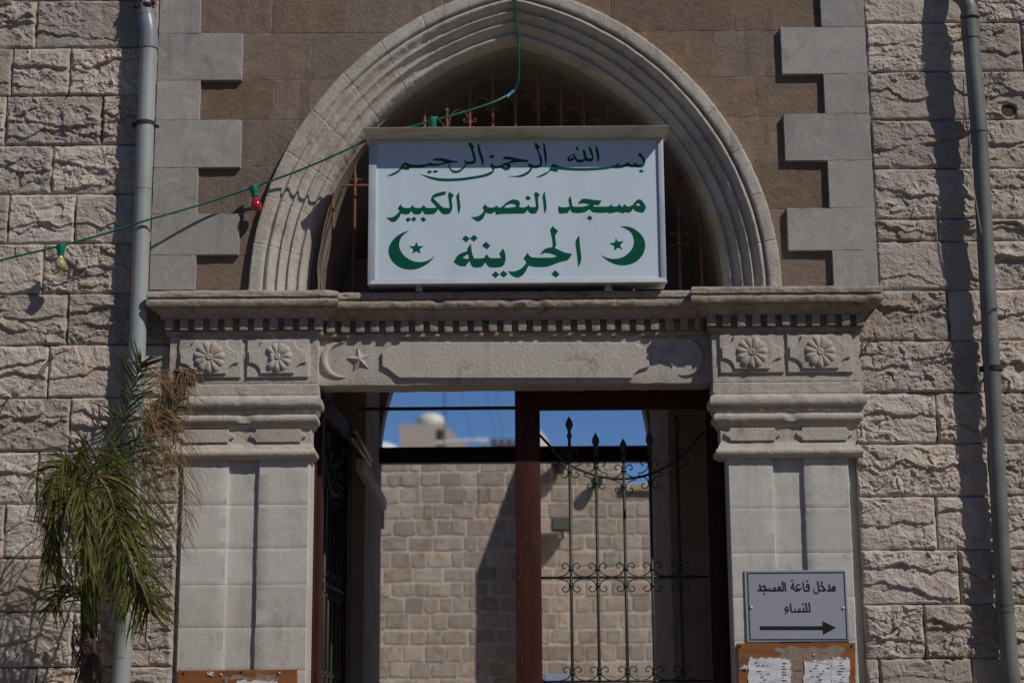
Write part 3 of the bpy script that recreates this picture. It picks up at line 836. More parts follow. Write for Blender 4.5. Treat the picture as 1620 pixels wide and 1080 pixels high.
# end wall with its own arch towards the courtyard
hw = (PX1-PX0)/2; cxp = (PX0+PX1)/2; RE = 1.80; CE = RE-hw
thE = math.acos(CE/RE); cur = [(cxp-(RE*math.cos(thE*k/18)-CE), Z_SP2+RE*math.sin(thE*k/18)) for k in range(19)]
cur += [(2*cxp-c[0], c[1]) for c in cur[-2::-1]]
poly = [(cxp-2.0, 0.0), (PX0, 0.0)] + cur + [(PX1, 0.0), (cxp+2.0, 0.0), (cxp+2.0, 7.4), (cxp-2.0, 7.4)]
m = MB(); m.prism(poly, 3.32, 0.26); m.build("end_arch", M_PLASTER, passage, angle=30)
m = MB(); m.box(-2.2, 2.2, 0.06, 3.32, 7.4, 7.6); m.build("roof_slab", M_PLASTER, passage)
# ceiling strip between the front lintel and the vault springing is closed by the added slabs
# sloping-looking marble shelf along the left wall (it is level; perspective lowers it)
xe, ze = W(610, 797, 3.2)
m = MB(); m.bbox(PX0-0.012, xe, 1.1, 3.34, ze-0.03, ze+0.055, 0.006); m.build("shelf", plain_mat("grey_marble", (0.38, 0.37, 0.35), (0.30, 0.29, 0.28), 0.6, sc1=6), passage)
m = MB(); m.bbox(PX0-0.02, xe-0.05, 1.9, 2.05, ze-0.25, ze-0.03, 0.01); m.build("bracket", M_PLASTER, passage)
# ------------------------------------------------------------------ big sign on the cornice
SGY = -0.150
M_ALU = plain_mat("aluminium_frame", (0.56, 0.60, 0.64), (0.48, 0.50, 0.52), 0.38, 0.25, sc1=5)
M_HOOD = plain_mat("weathered_hood", (0.62, 0.60, 0.50), (0.36, 0.29, 0.21), 0.5, 0.0, sc1=3.0, bumps=0.002, lo=0.50, hi=0.66, stretch=(0.6, 1, 3.2), det=7)
M_PANEL = plain_mat("sign_panel", (0.63, 0.76, 0.86), (0.55, 0.67, 0.755), 0.3, sc1=2.0, det=7, lo=0.45, hi=0.78, stretch=(2.2, 1, 0.7))
M_GREEN = plain_mat("green_vinyl", (0.001, 0.100, 0.058), (0.001, 0.092, 0.052), 0.6, spec=0.12)
def sx(px, py): return W(px, py, SGY)
sign = thing("mosque_sign", "large white lightbox sign with green Arabic lettering and crescents, standing on the cornice", "sign")
L0, B0 = sx(583, 452); R0, _ = sx(1054, 452); _, T0 = sx(815, 214)
L0b = sx(583, 330)[0]; R0b = sx(1051.5, 330)[0]
IL, IR = sx(595, 330)[0], sx(1043, 330)[0]; IB, IT = sx(815, 441)[1], sx(815, 219)[1]
m = MB(); m.box(L0b+.004, R0b-.004, SGY+0.012, SGY+0.150, B0+.004, T0-.004); m.build("case", M_ALU, sign)
m = MB(); m.box(IL-.004, IR+.004, SGY+0.0035, SGY+0.0115, IB-.004, IT+.004); m.build("panel", M_PANEL, sign)
for nm, (a, b_, c, d) in (("frame_side", (L0b, IL, B0, T0)), ("frame_side", (IR, R0b, B0, T0)), ("frame_bottom", (IL+.0005, IR-.0005, B0, IB)), ("frame_top", (IL+.0005, IR-.0005, IT, T0))):
    mm = MB(); mm.bbox(a, b_, SGY-0.010, SGY+0.012, c, d, 0.003)
    mm.build(nm, M_ALU, sign, angle=50)
# slanted drip lip along the bottom
mm = MB(); mm.add([(L0b+.03, SGY-0.012, IB-0.004), (R0b-.01, SGY-0.012, IB-0.004), (R0b+.004, SGY-0.030, B0+0.004), (L0b+.01, SGY-0.030, B0+0.004), (L0b+.01, SGY-0.005, B0-0.002), (R0b+.004, SGY-0.005, B0-0.002)], [(0, 1, 2, 3), (3, 2, 5, 4), (1, 5, 2), (0, 3, 4), (0, 4, 5, 1)])
mm.build("drip_lip", M_ALU, sign)
# hood: crown moulding with mitred ends
hz1 = W(815, 200.0, SGY-0.135)[1]; hz0 = T0
hp = [(-0.10, hz1+0.004), (0.0, hz1+0.004), (0.132, hz1), (0.136, hz1-0.004), (0.134, hz1-0.014), (0.112, hz1-0.020), (0.098, hz1-0.034), (0.078, hz1-0.050), (0.050, hz1-0.060), (0.048, hz1-0.066), (0.040, hz1-0.074), (0.012, hz1-0.078), (0.006, hz1-0.082)]
hp = [(p_, hz1-(hz1-z_)*0.47) for p_, z_ in hp]
def hood():
    P_ = np.array(hp); vs = []
    path = [('L', 0), ('L', 1), ('R', 0), ('R', 1)]
    kx = 0.24
    for kind, t_ in path:
        for p, z in hp:
            sp = max(0, p)*kx
            if kind == 'L' and t_ == 0: vs.append((L0b-sp, SGY+0.148, z))
            elif kind == 'L': vs.append((L0b-sp, SGY-p, z))
            elif t_ == 0: vs.append((R0b+sp, SGY-p, z))
            else: vs.append((R0b+sp, SGY+0.148, z))
    n = len(hp); mm = MB(); mm.add(vs, grid_faces(n, 4)); return mm.build("hood", M_HOOD, sign, angle=35)
hood()
for px in (663, 962):
    x, z = W(px, 456, SGY+0.03); m = MB(); m.box(x-.02, x+.02, SGY+0.02, SGY+0.12, z-0.02, B0+0.004); m.build("foot", M_ALU, sign)

CR = {'A': (610, 220, 15.43), 'B': (690, 220, 15.43), 'C': (770, 220, 15.43), 'D': (860, 220, 15.43), 'E': (930, 220, 15.43),
      'F': (605, 295, 18), 'G': (670, 295, 18), 'H': (740, 295, 18), 'I': (810, 295, 18), 'J': (875, 295, 18), 'K': (945, 295, 18),
      'L': (710, 360, 13.17), 'M': (810, 355, 12.557), 'Q': (590, 340, 6.48), 'S': (820, 340, 6.48),
      'N': (1190, 910, 20.25), 'O': (1250, 910, 20.25), 'P': (1230, 945, 23.14), 'T': (1160, 890, 5.685)}
def path(s, Y):
    """'A 1,2 3,4 B 5,6' -> outline in metres on the plane Y"""
    out = []; c = None
    for tok in s.split():
        if tok in CR: c = CR[tok]; continue
        a, b_ = tok.split(','); out.append(W(c[0]+float(a)/c[2], c[1]+float(b_)/c[2], Y))
    return out
def smooth_loop(p, n=2):
    """round the soft corners only"""
    for _ in range(n):
        q = []; m_ = len(p)
        for i in range(m_):
            a, b_, c = Vector(p[i-1]), Vector(p[i]), Vector(p[(i+1) % m_])
            d1, d2 = b_-a, c-b_
            if d1.length < 1e-7 or d2.length < 1e-7: q.append(tuple(b_)); continue
            ang = d1.angle(d2)
            if ang > R(52): q.append(tuple(b_))
            else:
                k1 = min(0.25, 0.25); q.append(tuple(b_-d1*k1)); q.append(tuple(b_+d2*k1))
        p = q
    return p
WORDS = [
 ("lettering", "A 25,912 130,850 270,785 345,720 375,665 410,610 460,570 495,568 540,595 620,622 720,632 850,632 950,622 1040,600 1075,565 1110,585 1150,600 1260,605 1360,590 1440,570 1380,545 1300,530 1220,527 1150,522 1145,515 1200,470 1290,462 1400,468 1543,500 B 430,535 540,545 515,582 420,572 335,585 200,610 100,635 0,650 A 1150,660 1080,650 1040,645 960,680 860,700 740,702 585,698 570,750 500,750 430,738 395,730 340,790 260,850 180,885 80,905",
   ["A 428,640 500,652 548,684 480,676 425,663"]),
 ("lettering", "B 825,65 855,110 915,160 918,190 905,240 915,290 945,370 970,450 975,530 955,580 900,610 820,615 745,612 730,650 700,700 650,750 590,800 520,828 440,830 380,800 340,750 312,700 300,650 308,590 325,590 330,650 350,710 390,755 450,770 530,765 590,740 650,690 705,630 715,605 695,570 682,510 700,505 720,530 760,548 830,550 880,540 910,515 910,460 885,390 860,290 825,200 790,150 800,110", []),
 ("lettering", "B 1050,115 1060,180 1080,260 1120,380 1150,470 1162,560 1150,630 1130,665 1115,620 1105,550 1070,440 1030,330 1010,220 1005,150 1030,125", []),
 ("lettering", "A 835,852 900,868 1060,905 1220,940 1380,960 1543,962 B 400,960 600,950 800,925 1000,895 1160,862 1300,810 1370,775 1385,760 1370,735 1345,700 1325,650 1322,620 1345,580 1370,600 1400,640 1450,660 1543,655 C 370,620 430,585 540,560 640,520 620,515 520,500 390,490 385,480 430,430 520,425 640,445 780,480 900,500 1030,515 1020,530 990,568 880,555 740,562 620,585 550,592 575,630 588,680 570,720 530,752 480,765 420,745 350,700 290,705 200,720 185,720 185,770 165,810 120,850 60,885 0,905 B 1180,922 1000,955 800,990 600,1015 400,1025 200,1028 A 1300,1020 1160,990 1020,940 900,885",
   ["C 375,650 440,630 490,655 520,695 460,680 400,665"]),
 ("lettering", "C 1195,80 1230,120 1305,190 1300,210 1265,240 1275,290 1310,370 1345,450 1355,540 1345,630 1310,680 1230,710 1120,708 1090,770 1040,830 950,890 840,930 700,925 520,905 700,900 790,885 890,850 980,800 1040,750 1060,705 1020,660 1002,625 1040,580 1060,600 1120,640 1200,645 1270,635 1300,610 1300,560 1280,450 1250,330 1210,240 1170,160 1175,110", []),
 ("lettering", "C 1395,80 1415,130 1445,250 1465,400 1468,520 1445,645 1425,600 1415,480 1390,300 1375,180 1380,120", []),
 ("lettering", "D -204,940 -120,900 -40,860 50,820 120,780 145,760 140,730 170,680 215,620 250,600 290,620 340,650 430,675 540,690 700,700 900,705 1100,705 1300,695 1543,680 E 600,655 700,625 770,590 765,640 830,640 900,615 960,580 985,555 1010,590 1060,625 1120,620 1135,565 1160,590 1210,625 1290,628 1340,610 1350,560 1330,490 1290,430 1250,410 1225,450 1222,420 1240,370 1268,318 1290,350 1340,400 1390,480 1410,545 1395,610 1350,680 1280,695 1180,690 1130,680 1100,692 1040,685 965,650 900,680 820,705 700,712 640,712 620,700 500,725 350,745 200,758 0,768 D 900,772 700,765 560,758 430,745 375,735 320,800 260,790 170,770 80,850 0,895 -80,925",
   ["D 200,680 260,695 310,712 240,705"]),
 ("lettering", "D 1285,155 1310,210 1345,300 1362,400 1360,500 1335,582 1315,540 1300,420 1275,300 1262,190", []),
 ("lettering", "D 1125,185 1160,220 1195,320 1222,430 1215,500 1180,540 1120,550 1060,540 1020,515 980,550 920,572 840,572 800,545 770,500 740,480 700,530 640,545 585,530 572,490 590,440 640,405 720,385 725,360 745,318 755,370 780,430 820,490 880,512 950,500 1000,470 975,400 955,300 965,255 1000,255 1020,310 1045,400 1065,460 1120,480 1180,465 1175,420 1140,330 1100,250 1098,200",
   ["D 615,470 660,425 730,408 740,440 700,468 640,478"]),
 ("lettering", "F 515,500 550,560 600,605 700,608 800,600 830,560 855,515 880,565 930,605 1040,608 1110,600 1145,560 1178,515 1205,570 1250,605 G 130,610 350,605 375,585 330,530 215,410 205,370 240,280 300,215 420,175 550,145 655,142 610,235 500,255 380,290 290,325 295,350 400,450 520,570 580,605 740,608 750,560 725,420 710,290 692,230 745,135 790,190 865,240 800,350 810,450 828,600 810,670 770,750 700,785 600,790 530,770 460,700 420,630 380,710 310,775 230,790 50,790 F 1200,780 1170,730 1140,680 1100,760 1060,790 900,790 870,760 825,685 770,770 720,790 620,790 530,760 490,860 430,940 360,995 300,1010 230,990 110,882 200,885 300,870 400,800 490,700 435,620", []),
 ("lettering", "G 1015,155 1020,300 1045,500 1055,600 1030,700 990,785 980,700 960,500 940,350 928,260", []),
 ("lettering", "H 495,490 530,550 590,595 700,598 770,590 815,525 840,570 890,598 930,600 990,560 1060,490 1150,420 1250,375 1350,365 I 160,385 210,420 235,480 205,590 330,595 420,580 465,505 500,570 560,590 680,580 685,540 660,350 625,215 685,125 720,180 795,225 735,320 750,480 765,600 720,710 680,760 620,775 520,765 480,720 440,660 390,740 330,770 0,770 H 850,780 795,820 805,760 765,700 720,765 640,775 560,760 515,735 470,860 400,950 300,995 230,975 95,862 180,865 290,850 390,780 470,690 415,600",
   ["H 1040,595 1100,530 1180,495 1280,485 1350,510 1390,575 1260,590 1150,605"]),
 ("lettering", "I 940,135 950,280 975,450 990,600 965,700 925,770 910,650 890,430 862,250", []),
 ("lettering", "J 165,545 210,585 300,595 460,575 470,560 455,450 432,365 500,260 515,330 540,500 560,560 620,575 850,575 950,555 1050,510 950,485 840,470 760,485 715,510 740,430 810,360 900,340 1050,360 1200,385 1385,395 1300,535 1180,520 1140,570 1440,570 K 290,570 360,550 430,480 420,555 480,570 560,565 605,530 635,470 655,540 700,575 735,570 765,485 800,540 870,570 950,560 1020,510 1100,400 1200,355 1280,395 1340,490 1390,570 1370,640 1315,740 1180,730 1060,690 1020,620 960,720 900,742 840,740 800,720 765,757 680,750 570,710 470,745 330,762 300,730 200,750 J 1150,740 1090,700 1045,640 950,705 830,750 600,755 530,730 480,640 430,745 300,765 180,765 145,700 145,620",
   ["K 1095,525 1140,475 1190,475 1235,555 1150,545"]),
 ("lettering", "L 460,330 475,450 490,560 530,640 720,640 755,600 790,545 820,600 870,640 1080,630 1085,600 1050,545 1130,430 1165,500 1190,600 1180,700 1145,790 1080,820 1000,828 860,828 810,790 760,720 710,800 650,828 520,828 470,790 435,690 390,750 340,805 250,800 170,770 105,715 150,620 200,560 290,515 390,490 382,430",
   ["L 295,625 350,575 405,550 420,645 380,650 330,640"]),
 ("lettering", "M 310,560 340,610 390,660 820,660 895,630 820,590 700,560 620,570 555,600 600,530 680,465 790,455 812,430 800,300 770,150 755,105 812,25 840,70 915,115 875,200 855,190 865,300 880,420 850,465 950,510 1050,560 1195,582 1115,715 1000,730 880,770 760,820 640,845 420,842 330,810 290,900 230,990 160,1045 100,1055 30,1035 -20,995 -78,926 0,935 80,925 180,880 250,810 290,755 230,670", []),
 ("lettering", "M 1338,215 1350,400 1375,600 1382,680 1360,770 1315,845 1305,700 1280,500 1253,320", []),
 ("crescent", "Q 375,157 290,185 220,235 172,300 155,370 175,440 220,500 290,545 395,562 480,545 560,500 610,455 632,415 590,455 530,478 460,484 380,462 310,410 270,340 268,280 295,215", []),
 ("crescent", "S 1045,118 1110,113 1180,135 1245,180 1290,240 1305,310 1290,390 1240,455 1170,500 1080,518 990,505 910,465 848,412 910,440 980,452 1060,440 1130,395 1175,335 1190,265 1170,195 1120,145", []),
]
DOTS = ["A 1005,808 1070,755 1140,790 1080,842", "A 1150,790 1215,752 1290,785 1215,830", "C 50,440 110,390 190,405 150,460 110,468", "E 1240,785 1300,735 1370,790 1310,820",
        "D 785,185 830,195 855,240 845,300 810,260 780,210", "F 655,940 730,870 815,930 730,1010", "F 815,930 895,855 972,920 890,998", "F 1080,930 1150,855 1250,935 1175,1010",
        "I 370,320 450,250 540,330 465,400", "J 960,895 1035,815 1125,895 1060,970", "L 278,232 350,158 438,225 368,302", "L 440,222 525,145 602,212 528,290",
        "L 693,370 770,290 870,375 795,450", "L 893,980 970,908 1055,970 980,1052", "L 1060,970 1135,890 1225,960 1148,1038", "M 780,985 855,905 948,985 880,1055"]
STARS = ["Q 445,273 463,318 520,318 478,350 490,395 446,370 402,395 415,350 370,320 428,318", "S 1000,235 1020,272 1083,268 1043,308 1068,353 1022,333 983,365 985,318 935,292 992,280"]
for i, (nm, s, holes) in enumerate(WORDS):
    mm = MB(); mm.prism(smooth_loop(path(s, SGY)), SGY+0.0036, 0.0012, [smooth_loop(path(h, SGY)) for h in holes])
    mm.build(nm, M_GREEN, sign)
for s in DOTS: mm = MB(); mm.prism(path(s, SGY), SGY+0.0036, 0.0014); mm.build("letter_dot", M_GREEN, sign)
for s in STARS: mm = MB(); mm.prism(path(s, SGY), SGY+0.0036, 0.0012); mm.build("star", M_GREEN, sign)

# ------------------------------------------------------------------ small direction sign
DY = SY-0.012
M_PLATE = plain_mat("sign_plate", (0.33, 0.35, 0.42), (0.30, 0.32, 0.385), 0.5, sc1=2)
M_INK = plain_mat("black_ink", (0.006, 0.007, 0.012), rough=0.5)
M_BORD = plain_mat("dark_teal_ink", (0.004, 0.035, 0.04), rough=0.5)
dsign = thing("direction_sign", "small grey-white sign with black Arabic words and right-pointing arrow, on the right pilaster", "sign")
def dpt(a, b_): return W(1160+a/5.685, 890+b_/5.685, DY)
mm = MB(); mm.prism([dpt(98, 68), dpt(1010, 60), dpt(1052, 700), dpt(125, 712)], DY+0.011, 0.0105, bev=0.002); mm.build("plate", M_PLATE, dsign)
mm = MB(); mm.prism([dpt(123, 86), dpt(1000, 80), dpt(1030, 692), dpt(147, 694)], DY+0.0006, 0.0012, [[dpt(134, 97), dpt(990, 91), dpt(1019, 681), dpt(157, 683)]]); mm.build("border", M_BORD, dsign)
mm = MB(); mm.prism([dpt(240, 567), dpt(803, 567), dpt(803, 522), dpt(925, 580), dpt(807, 645), dpt(805, 602), dpt(240, 602)], DY+0.0006, 0.0012); mm.build("arrow", M_INK, dsign)
for a, b_ in ((162, 400), (990, 405)):
    x, z = dpt(a, b_); mm = MB(); mm.lathe([(0.010, 0), (0.009, 0.004), (0.004, 0.007), (0.001, 0.0075)], (x, DY, z), 'y', 12); mm.build("screw", M_ALU, dsign, smooth=True)
def stroke(mm, crop, pts, k):
    """pen stroke with a width at each point: 'x,y,w ...'"""
    c = CR[crop]; q = []
    P = [tuple(float(v) for v in p.split(',')) for p in pts.split()]
    Q = []
    for i in range(len(P)-1):
        p0 = P[max(i-1, 0)]; p1 = P[i]; p2 = P[i+1]; p3 = P[min(i+2, len(P)-1)]
        for s in range(5):
            t_ = s/5
            Q.append(tuple(0.5*((2*p1[j])+(-p0[j]+p2[j])*t_+(2*p0[j]-5*p1[j]+4*p2[j]-p3[j])*t_*t_+(-p0[j]+3*p1[j]-3*p2[j]+p3[j])*t_**3) for j in range(3)))
    Q.append(P[-1]); A_, B_ = [], []
    for i, p in enumerate(Q):
        a = Q[max(i-1, 0)]; b_ = Q[min(i+1, len(Q)-1)]; d = Vector((b_[0]-a[0], b_[1]-a[1]))
        d = d.normalized() if d.length > 0 else Vector((1, 0)); n = Vector((-d.y, d.x))*p[2]/2
        A_.append(W(c[0]+(p[0]+n.x)/c[2], c[1]+(p[1]+n.y)/c[2], DY)); B_.append(W(c[0]+(p[0]-n.x)/c[2], c[1]+(p[1]-n.y)/c[2], DY))
    b = len(mm.v); y = DY-0.0006-0.00012*k; n_ = len(A_)
    mm.v += [(p[0], y, p[1]) for p in A_]+[(p[0], y, p[1]) for p in B_]
    for i in range(n_-1): mm.f.append((b+i, b+i+1, b+n_+i+1, b+n_+i))
def word(items):
    mm = MB()
    for k, (c, s) in enumerate(items): stroke(mm, c, s, k)
    o = obj("lettering", mm.v, mm.f, M_INK, dsign); return o
def dotp(crop, x, y, r): return (crop, f"{x-r*.7},{y+r*.35},{r*1.5} {x},{y},{r*1.9} {x+r*.7},{y-r*.35},{r*1.5}")
word([('N', "172,468,60 360,472,62 545,468,56"), ('N', "232,265,20 250,320,48 275,440,50"), ('N', "312,360,34 370,318,50 420,390,50 475,455,50"), dotp('N', 392, 575, 34),
      ('N', "572,368,20 558,420,32 520,470,50"), ('N', "540,470,55 640,476,52 760,478,52 830,455,50"), ('N', "700,365,18 692,420,30 690,462,34"), ('N', "740,345,18 742,420,30 745,462,34"),
      ('N', "815,455,44 870,352,46 905,400,42 895,462,44 830,470,50"), ('N', "900,466,52 960,474,54 1012,470,52"), ('N', "968,168,20 975,215,54 990,320,36 1000,475,36"), ('N', "1048,205,34 1062,350,38 1078,512,26")])
word([('O', "30,400,44 75,300,36 95,225,18 110,330,36 100,395,40 30,408,40"), ('O', "100,300,26 130,430,44 190,475,52 290,465,50 355,400,38 375,365,16"), ('O', "330,310,30 265,282,38 205,330,38 210,390,38 290,440,44"),
      ('O', "30,172,34 60,155,40 100,130,34"), ('O', "412,185,28 430,330,36 452,470,44"), ('O', "440,475,50 530,478,52 622,474,50"), ('O', "605,480,44 615,360,40 570,258,40 530,320,38 560,380,40 610,360,30"), ('O', "505,190,34 540,170,38 580,145,34")])
word([('O', "884,172,22 885,215,54 905,360,40 925,470,44 890,550,44 825,572,44 768,520,34 760,430,22 790,368,12"), ('O', "925,468,50 1040,474,54 1135,470,50"), ('O', "955,345,34 1010,310,48 1080,395,48 1130,465,44"), dotp('O', 1018, 222, 38),
      ('O', "1180,470,56 1320,474,56 1458,470,54"), ('O', "1240,265,20 1258,320,48 1280,440,46"), ('O', "1330,455,44 1395,345,48 1430,380,44 1450,470,44"), ('O', "1385,400,30 1370,430,34 1360,450,34")])
word([('P', "505,505,52 640,515,50 900,505,56 1202,505,56"), ('P', "1150,165,20 1160,225,62 1180,360,44 1190,500,48"), ('P', "1035,165,20 1045,225,60 1065,360,42 1080,500,44"), ('P', "958,345,20 965,400,46 968,500,44"), dotp('P', 935, 228, 38),
      ('P', "835,370,20 832,440,34 830,500,34"), ('P', "775,370,20 775,440,34 770,500,34"), ('P', "652,370,20 648,440,34 620,505,40"), ('P', "470,185,26 485,300,46 505,490,46"),
      ('P', "378,400,34 375,355,40 335,330,40 290,380,40 290,440,40 330,455,40 425,430,38"), ('P', "425,430,32 340,520,46 278,600,24")])

# ------------------------------------------------------------------ notice boards with torn papers
M_BOARD = plain_mat("varnished_board", (0.30, 0.115, 0.035), (0.20, 0.075, 0.03), 0.45, sc1=5, stretch=(1, 1, 4))
M_GLUE = plain_mat("old_glue", (0.30, 0.24, 0.20), (0.22, 0.15, 0.10), 0.8, sc1=30)
M_PAPER = plain_mat("torn_paper", (0.66, 0.68, 0.72), (0.50, 0.50, 0.52), 0.85, sc1=24, lo=0.5, hi=0.7)
def ragged(px0, py0, px1, py1, Y, seed, amp=3.0, n=9):
    rr = random.Random(seed); P = []
    def edge(a, b_, k):
        for i in range(k):
            f = i/k; P.append((a[0]+(b_[0]-a[0])*f+rr.uniform(-amp, amp), a[1]+(b_[1]-a[1])*f+rr.uniform(-amp, amp)))
    edge((px0, py0), (px1, py0), n); edge((px1, py0), (px1, py1), n); edge((px1, py1), (px0, py1), n); edge((px0, py1), (px0, py0), n)
    return [W(p[0], p[1], Y) for p in P]
def board(name, label, corners, Y, papers, seed):
    t = thing(name, label, "notice board")
    mm = MB(); mm.prism([W(a, b_, Y) for a, b_ in corners], Y+0.018, 0.018, bev=0.002); mm.build("back_panel", M_BOARD, t)
    for k, (kind, p) in enumerate(papers):
        mm = MB()
        if kind == 'glue': mm.prism(ragged(*p, Y, seed+k, 6), Y+0.0002, 0.0006+0.0001*k); mm.build("glue_residue", M_GLUE, t)
        elif kind == 'paper':
            mm.prism(ragged(*p, Y, seed+k, 2.4, 12), Y+0.0004, 0.0020+0.0003*k)
            rr = random.Random(seed+k*3)
            mm.v = [(v[0], v[1]-(0.004*abs(math.sin(v[0]*60+v[2]*37)) if v[1] < Y-0.001 else 0), v[2]) for v in mm.v]
            pp = mm.build("torn_notice", M_PAPER, t)
            # remains of print: short dashes
            ms = MB(); x0, y0, x1, y1 = p
            for i in range(int((y1-y0)/4.5)):
                yy = y0+7+i*4.5
                for j in range(3):
                    xa = rr.uniform(x0+8, x1-12); wd = rr.uniform(2, 7)
                    if rr.random() < 0.55:
                        a = W(xa, yy, Y); b2 = W(xa+wd, yy+0.9, Y)
                        ms.box(a[0], b2[0], Y-0.0078, Y-0.0070, b2[1], a[1])
            if ms.v: ms.build("print", M_INK, pp)
        elif kind == 'pin':
            x, z = W(p[0], p[1], Y); mm.lathe([(0.006, 0), (0.006, 0.006), (0.001, 0.008)], (x, Y, z), 'y', 10); mm.build("pin", M_PAPER if p[2] else M_INK, t, smooth=True)
    return t
board("notice_board", "brown notice board with torn white papers, right below the small arrow sign", [(1167.5, 1017), (1353, 1016), (1355, 1190), (1170, 1192)], SY-0.020,
      [('glue', (1230, 1022, 1335, 1060)), ('glue', (1238, 1060, 1275, 1130)), ('paper', (1184, 1040, 1231, 1170)), ('paper', (1229, 1041, 1250, 1110)), ('paper', (1272, 1044, 1320, 1160)), ('paper', (1316, 1040, 1344, 1100)), ('paper', (1172, 1052, 1181, 1058)),
       ('pin', (1171.5, 1021, 0)), ('pin', (1347.5, 1020.5, 0)), ('pin', (1287, 1035, 1))], 60)
board("notice_board", "top edge of a brown notice board on the left pilaster, with paper scraps", [(281, 1060), (470, 1058), (472, 1240), (283, 1242)], SY-0.020,
      [('glue', (352, 1066, 440, 1078)), ('paper', (375, 1076, 440, 1180)), ('paper', (329, 1063, 338, 1067)), ('pin', (291, 1064, 0)), ('pin', (350, 1066, 1)), ('pin', (442, 1064, 1)), ('pin', (382, 1062, 0))], 80)

# ------------------------------------------------------------------ drainpipes
M_PIPEL = plain_mat("pale_grey_plastic_pipe", (0.335, 0.37, 0.36), (0.27, 0.285, 0.25), 0.42, sc1=2.2, stretch=(1, 1, 0.7))
M_PIPEB = plain_mat("blue_grey_pipe_fitting", (0.235, 0.255, 0.28), (0.19, 0.205, 0.225), 0.38, sc1=4)
M_PIPER = plain_mat("dark_grey_painted_pipe", (0.175, 0.185, 0.17), (0.115, 0.115, 0.105), 0.45, det=8, sc1=3, stretch=(1, 1, 0.6))
M_RUST = plain_mat("rusty_iron", (0.050, 0.022, 0.016), (0.020, 0.012, 0.012), 0.8, sc1=30, bumps=0.002)
M_STRAPW = plain_mat("pale_steel_strap", (0.45, 0.50, 0.58), rough=0.4, metal=0.3)
def cyl(a, b_, r, n=24, rings=None):
    mm = MB(); mm.tube([a, b_], r, n); return mm
pipel = thing("drainpipe", "pale grey-green plastic drainpipe on the left, running down behind the palm", "drainpipe")
YL1 = -0.135
pa, pb, pc = P3(235, 62, YL1), P3(214, 570, YL1), P3(190, 1085, YL1)
def along(pts, y):
    return P3(*pts, y)
Lp = [(235.5, 62), (234, 100), (226.5, 300), (217, 560), (204, 900), (190.5, 1085)]
Lp = [P3(a, b_, YL1-0.0) for a, b_ in Lp]
zlow = Lp[-1]; dirn = (Lp[-1]-Lp[-2]).normalized(); Lp.append(zlow + dirn*(zlow.z/abs(dirn.z)))
mm = MB(); mm.tube([Lp[0], Lp[2]], 0.0545, 28); mm.build("pipe", M_PIPEL, pipel, angle=40)
mm = MB(); mm.tube([Lp[2]+Vector((0, 0.001, 0)), P3(204, 905, YL1)], 0.053, 28); mm.build("pipe", M_PIPEL, pipel, angle=40)
mm = MB(); mm.tube([P3(204, 905, YL1), Lp[-1]], 0.0545, 28); mm.build("pipe", M_PIPEL, pipel, angle=40)
mm = MB(); c = P3(204, 898, YL1)
mm.tube([P3(203, 912, YL1), P3(204, 886, YL1)], 0.0585, 28); mm.build("collar", M_PIPEL, pipel, angle=40)
el = [P3(235.5, 78, YL1), P3(235.5, 57, YL1)]
mm = MB(); mm.tube([el[0], el[1]], 0.0600, 28); mm.build("collar", M_PIPEB, pipel, angle=40)
mm = MB(); mm.tube([P3(235.3, 60, YL1), P3(235.3, 48, YL1), P3(233.5, 36, YL1+0.006), P3(231, 20, YL1+0.014)], [0.056, 0.058, 0.056, 0.052], 28); mm.build("elbow", M_PIPEB, pipel, angle=60)
mm = MB(); mm.tube([P3(231.5, 26, YL1+0.014), P3(231.2, 17, YL1+0.014)], 0.0585, 28); mm.build("collar", M_PIPEB, pipel, angle=40)
mm = MB(); mm.tube([P3(231, 20, YL1+0.014), P3(226, -60, YL1+0.02)], 0.050, 24); mm.build("pipe", M_PIPEB, pipel, angle=40)
def clamp(parent, p, r, mat, wd=0.024, ears=1):
    mm = MB()
    prof = [(r, -wd/2), (r+0.004, -wd/2), (r+0.004, wd/2), (r, wd/2)]
    mm.lathe(prof, p, 'z', 28)
    mm.box(p.x-r-0.03, p.x-r, p.y-0.004, p.y+0.004+0.03, p.z-wd/2, p.z+wd/2)
    mm.box(p.x-0.006, p.x+0.006, p.y+r, p.y+r+0.09, p.z-0.006, p.z+0.006)
    if ears: mm.tube([Vector((p.x+r, p.y, p.z-0.01)), Vector((p.x+r+0.03, p.y-0.004, p.z-0.022))], 0.011, 10)
    return mm.build("clamp", mat, parent, angle=50)
clamp(pipel, P3(230, 196, YL1), 0.056, M_RUST)
clamp(pipel, P3(216.5, 572, YL1), 0.056, M_STRAPW, 0.022, 0)
# rusted socket at the very top
t_rust = MB(); rr = random.Random(3)
for k in range(26):
    a = rr.uniform(0, 6.28); q = P3(228, 6, YL1+0.01); s_ = rr.uniform(0.02, 0.05)
    d = Vector((math.cos(a)*0.055, math.sin(a)*0.03-0.01, rr.uniform(-0.04, 0.12)))
    t_rust.lathe([(s_*0.2, -s_*.5), (s_*0.5, -s_*.1), (s_*0.45, s_*.25), (0.004, s_*.5)], q+d, 'z', 7)
t_rust.build("rust_crust", plain_mat("flaking_rust", (0.06, 0.022, 0.016), (0.025, 0.014, 0.012), 0.9, sc1=40, bumps=0.004), pipel)

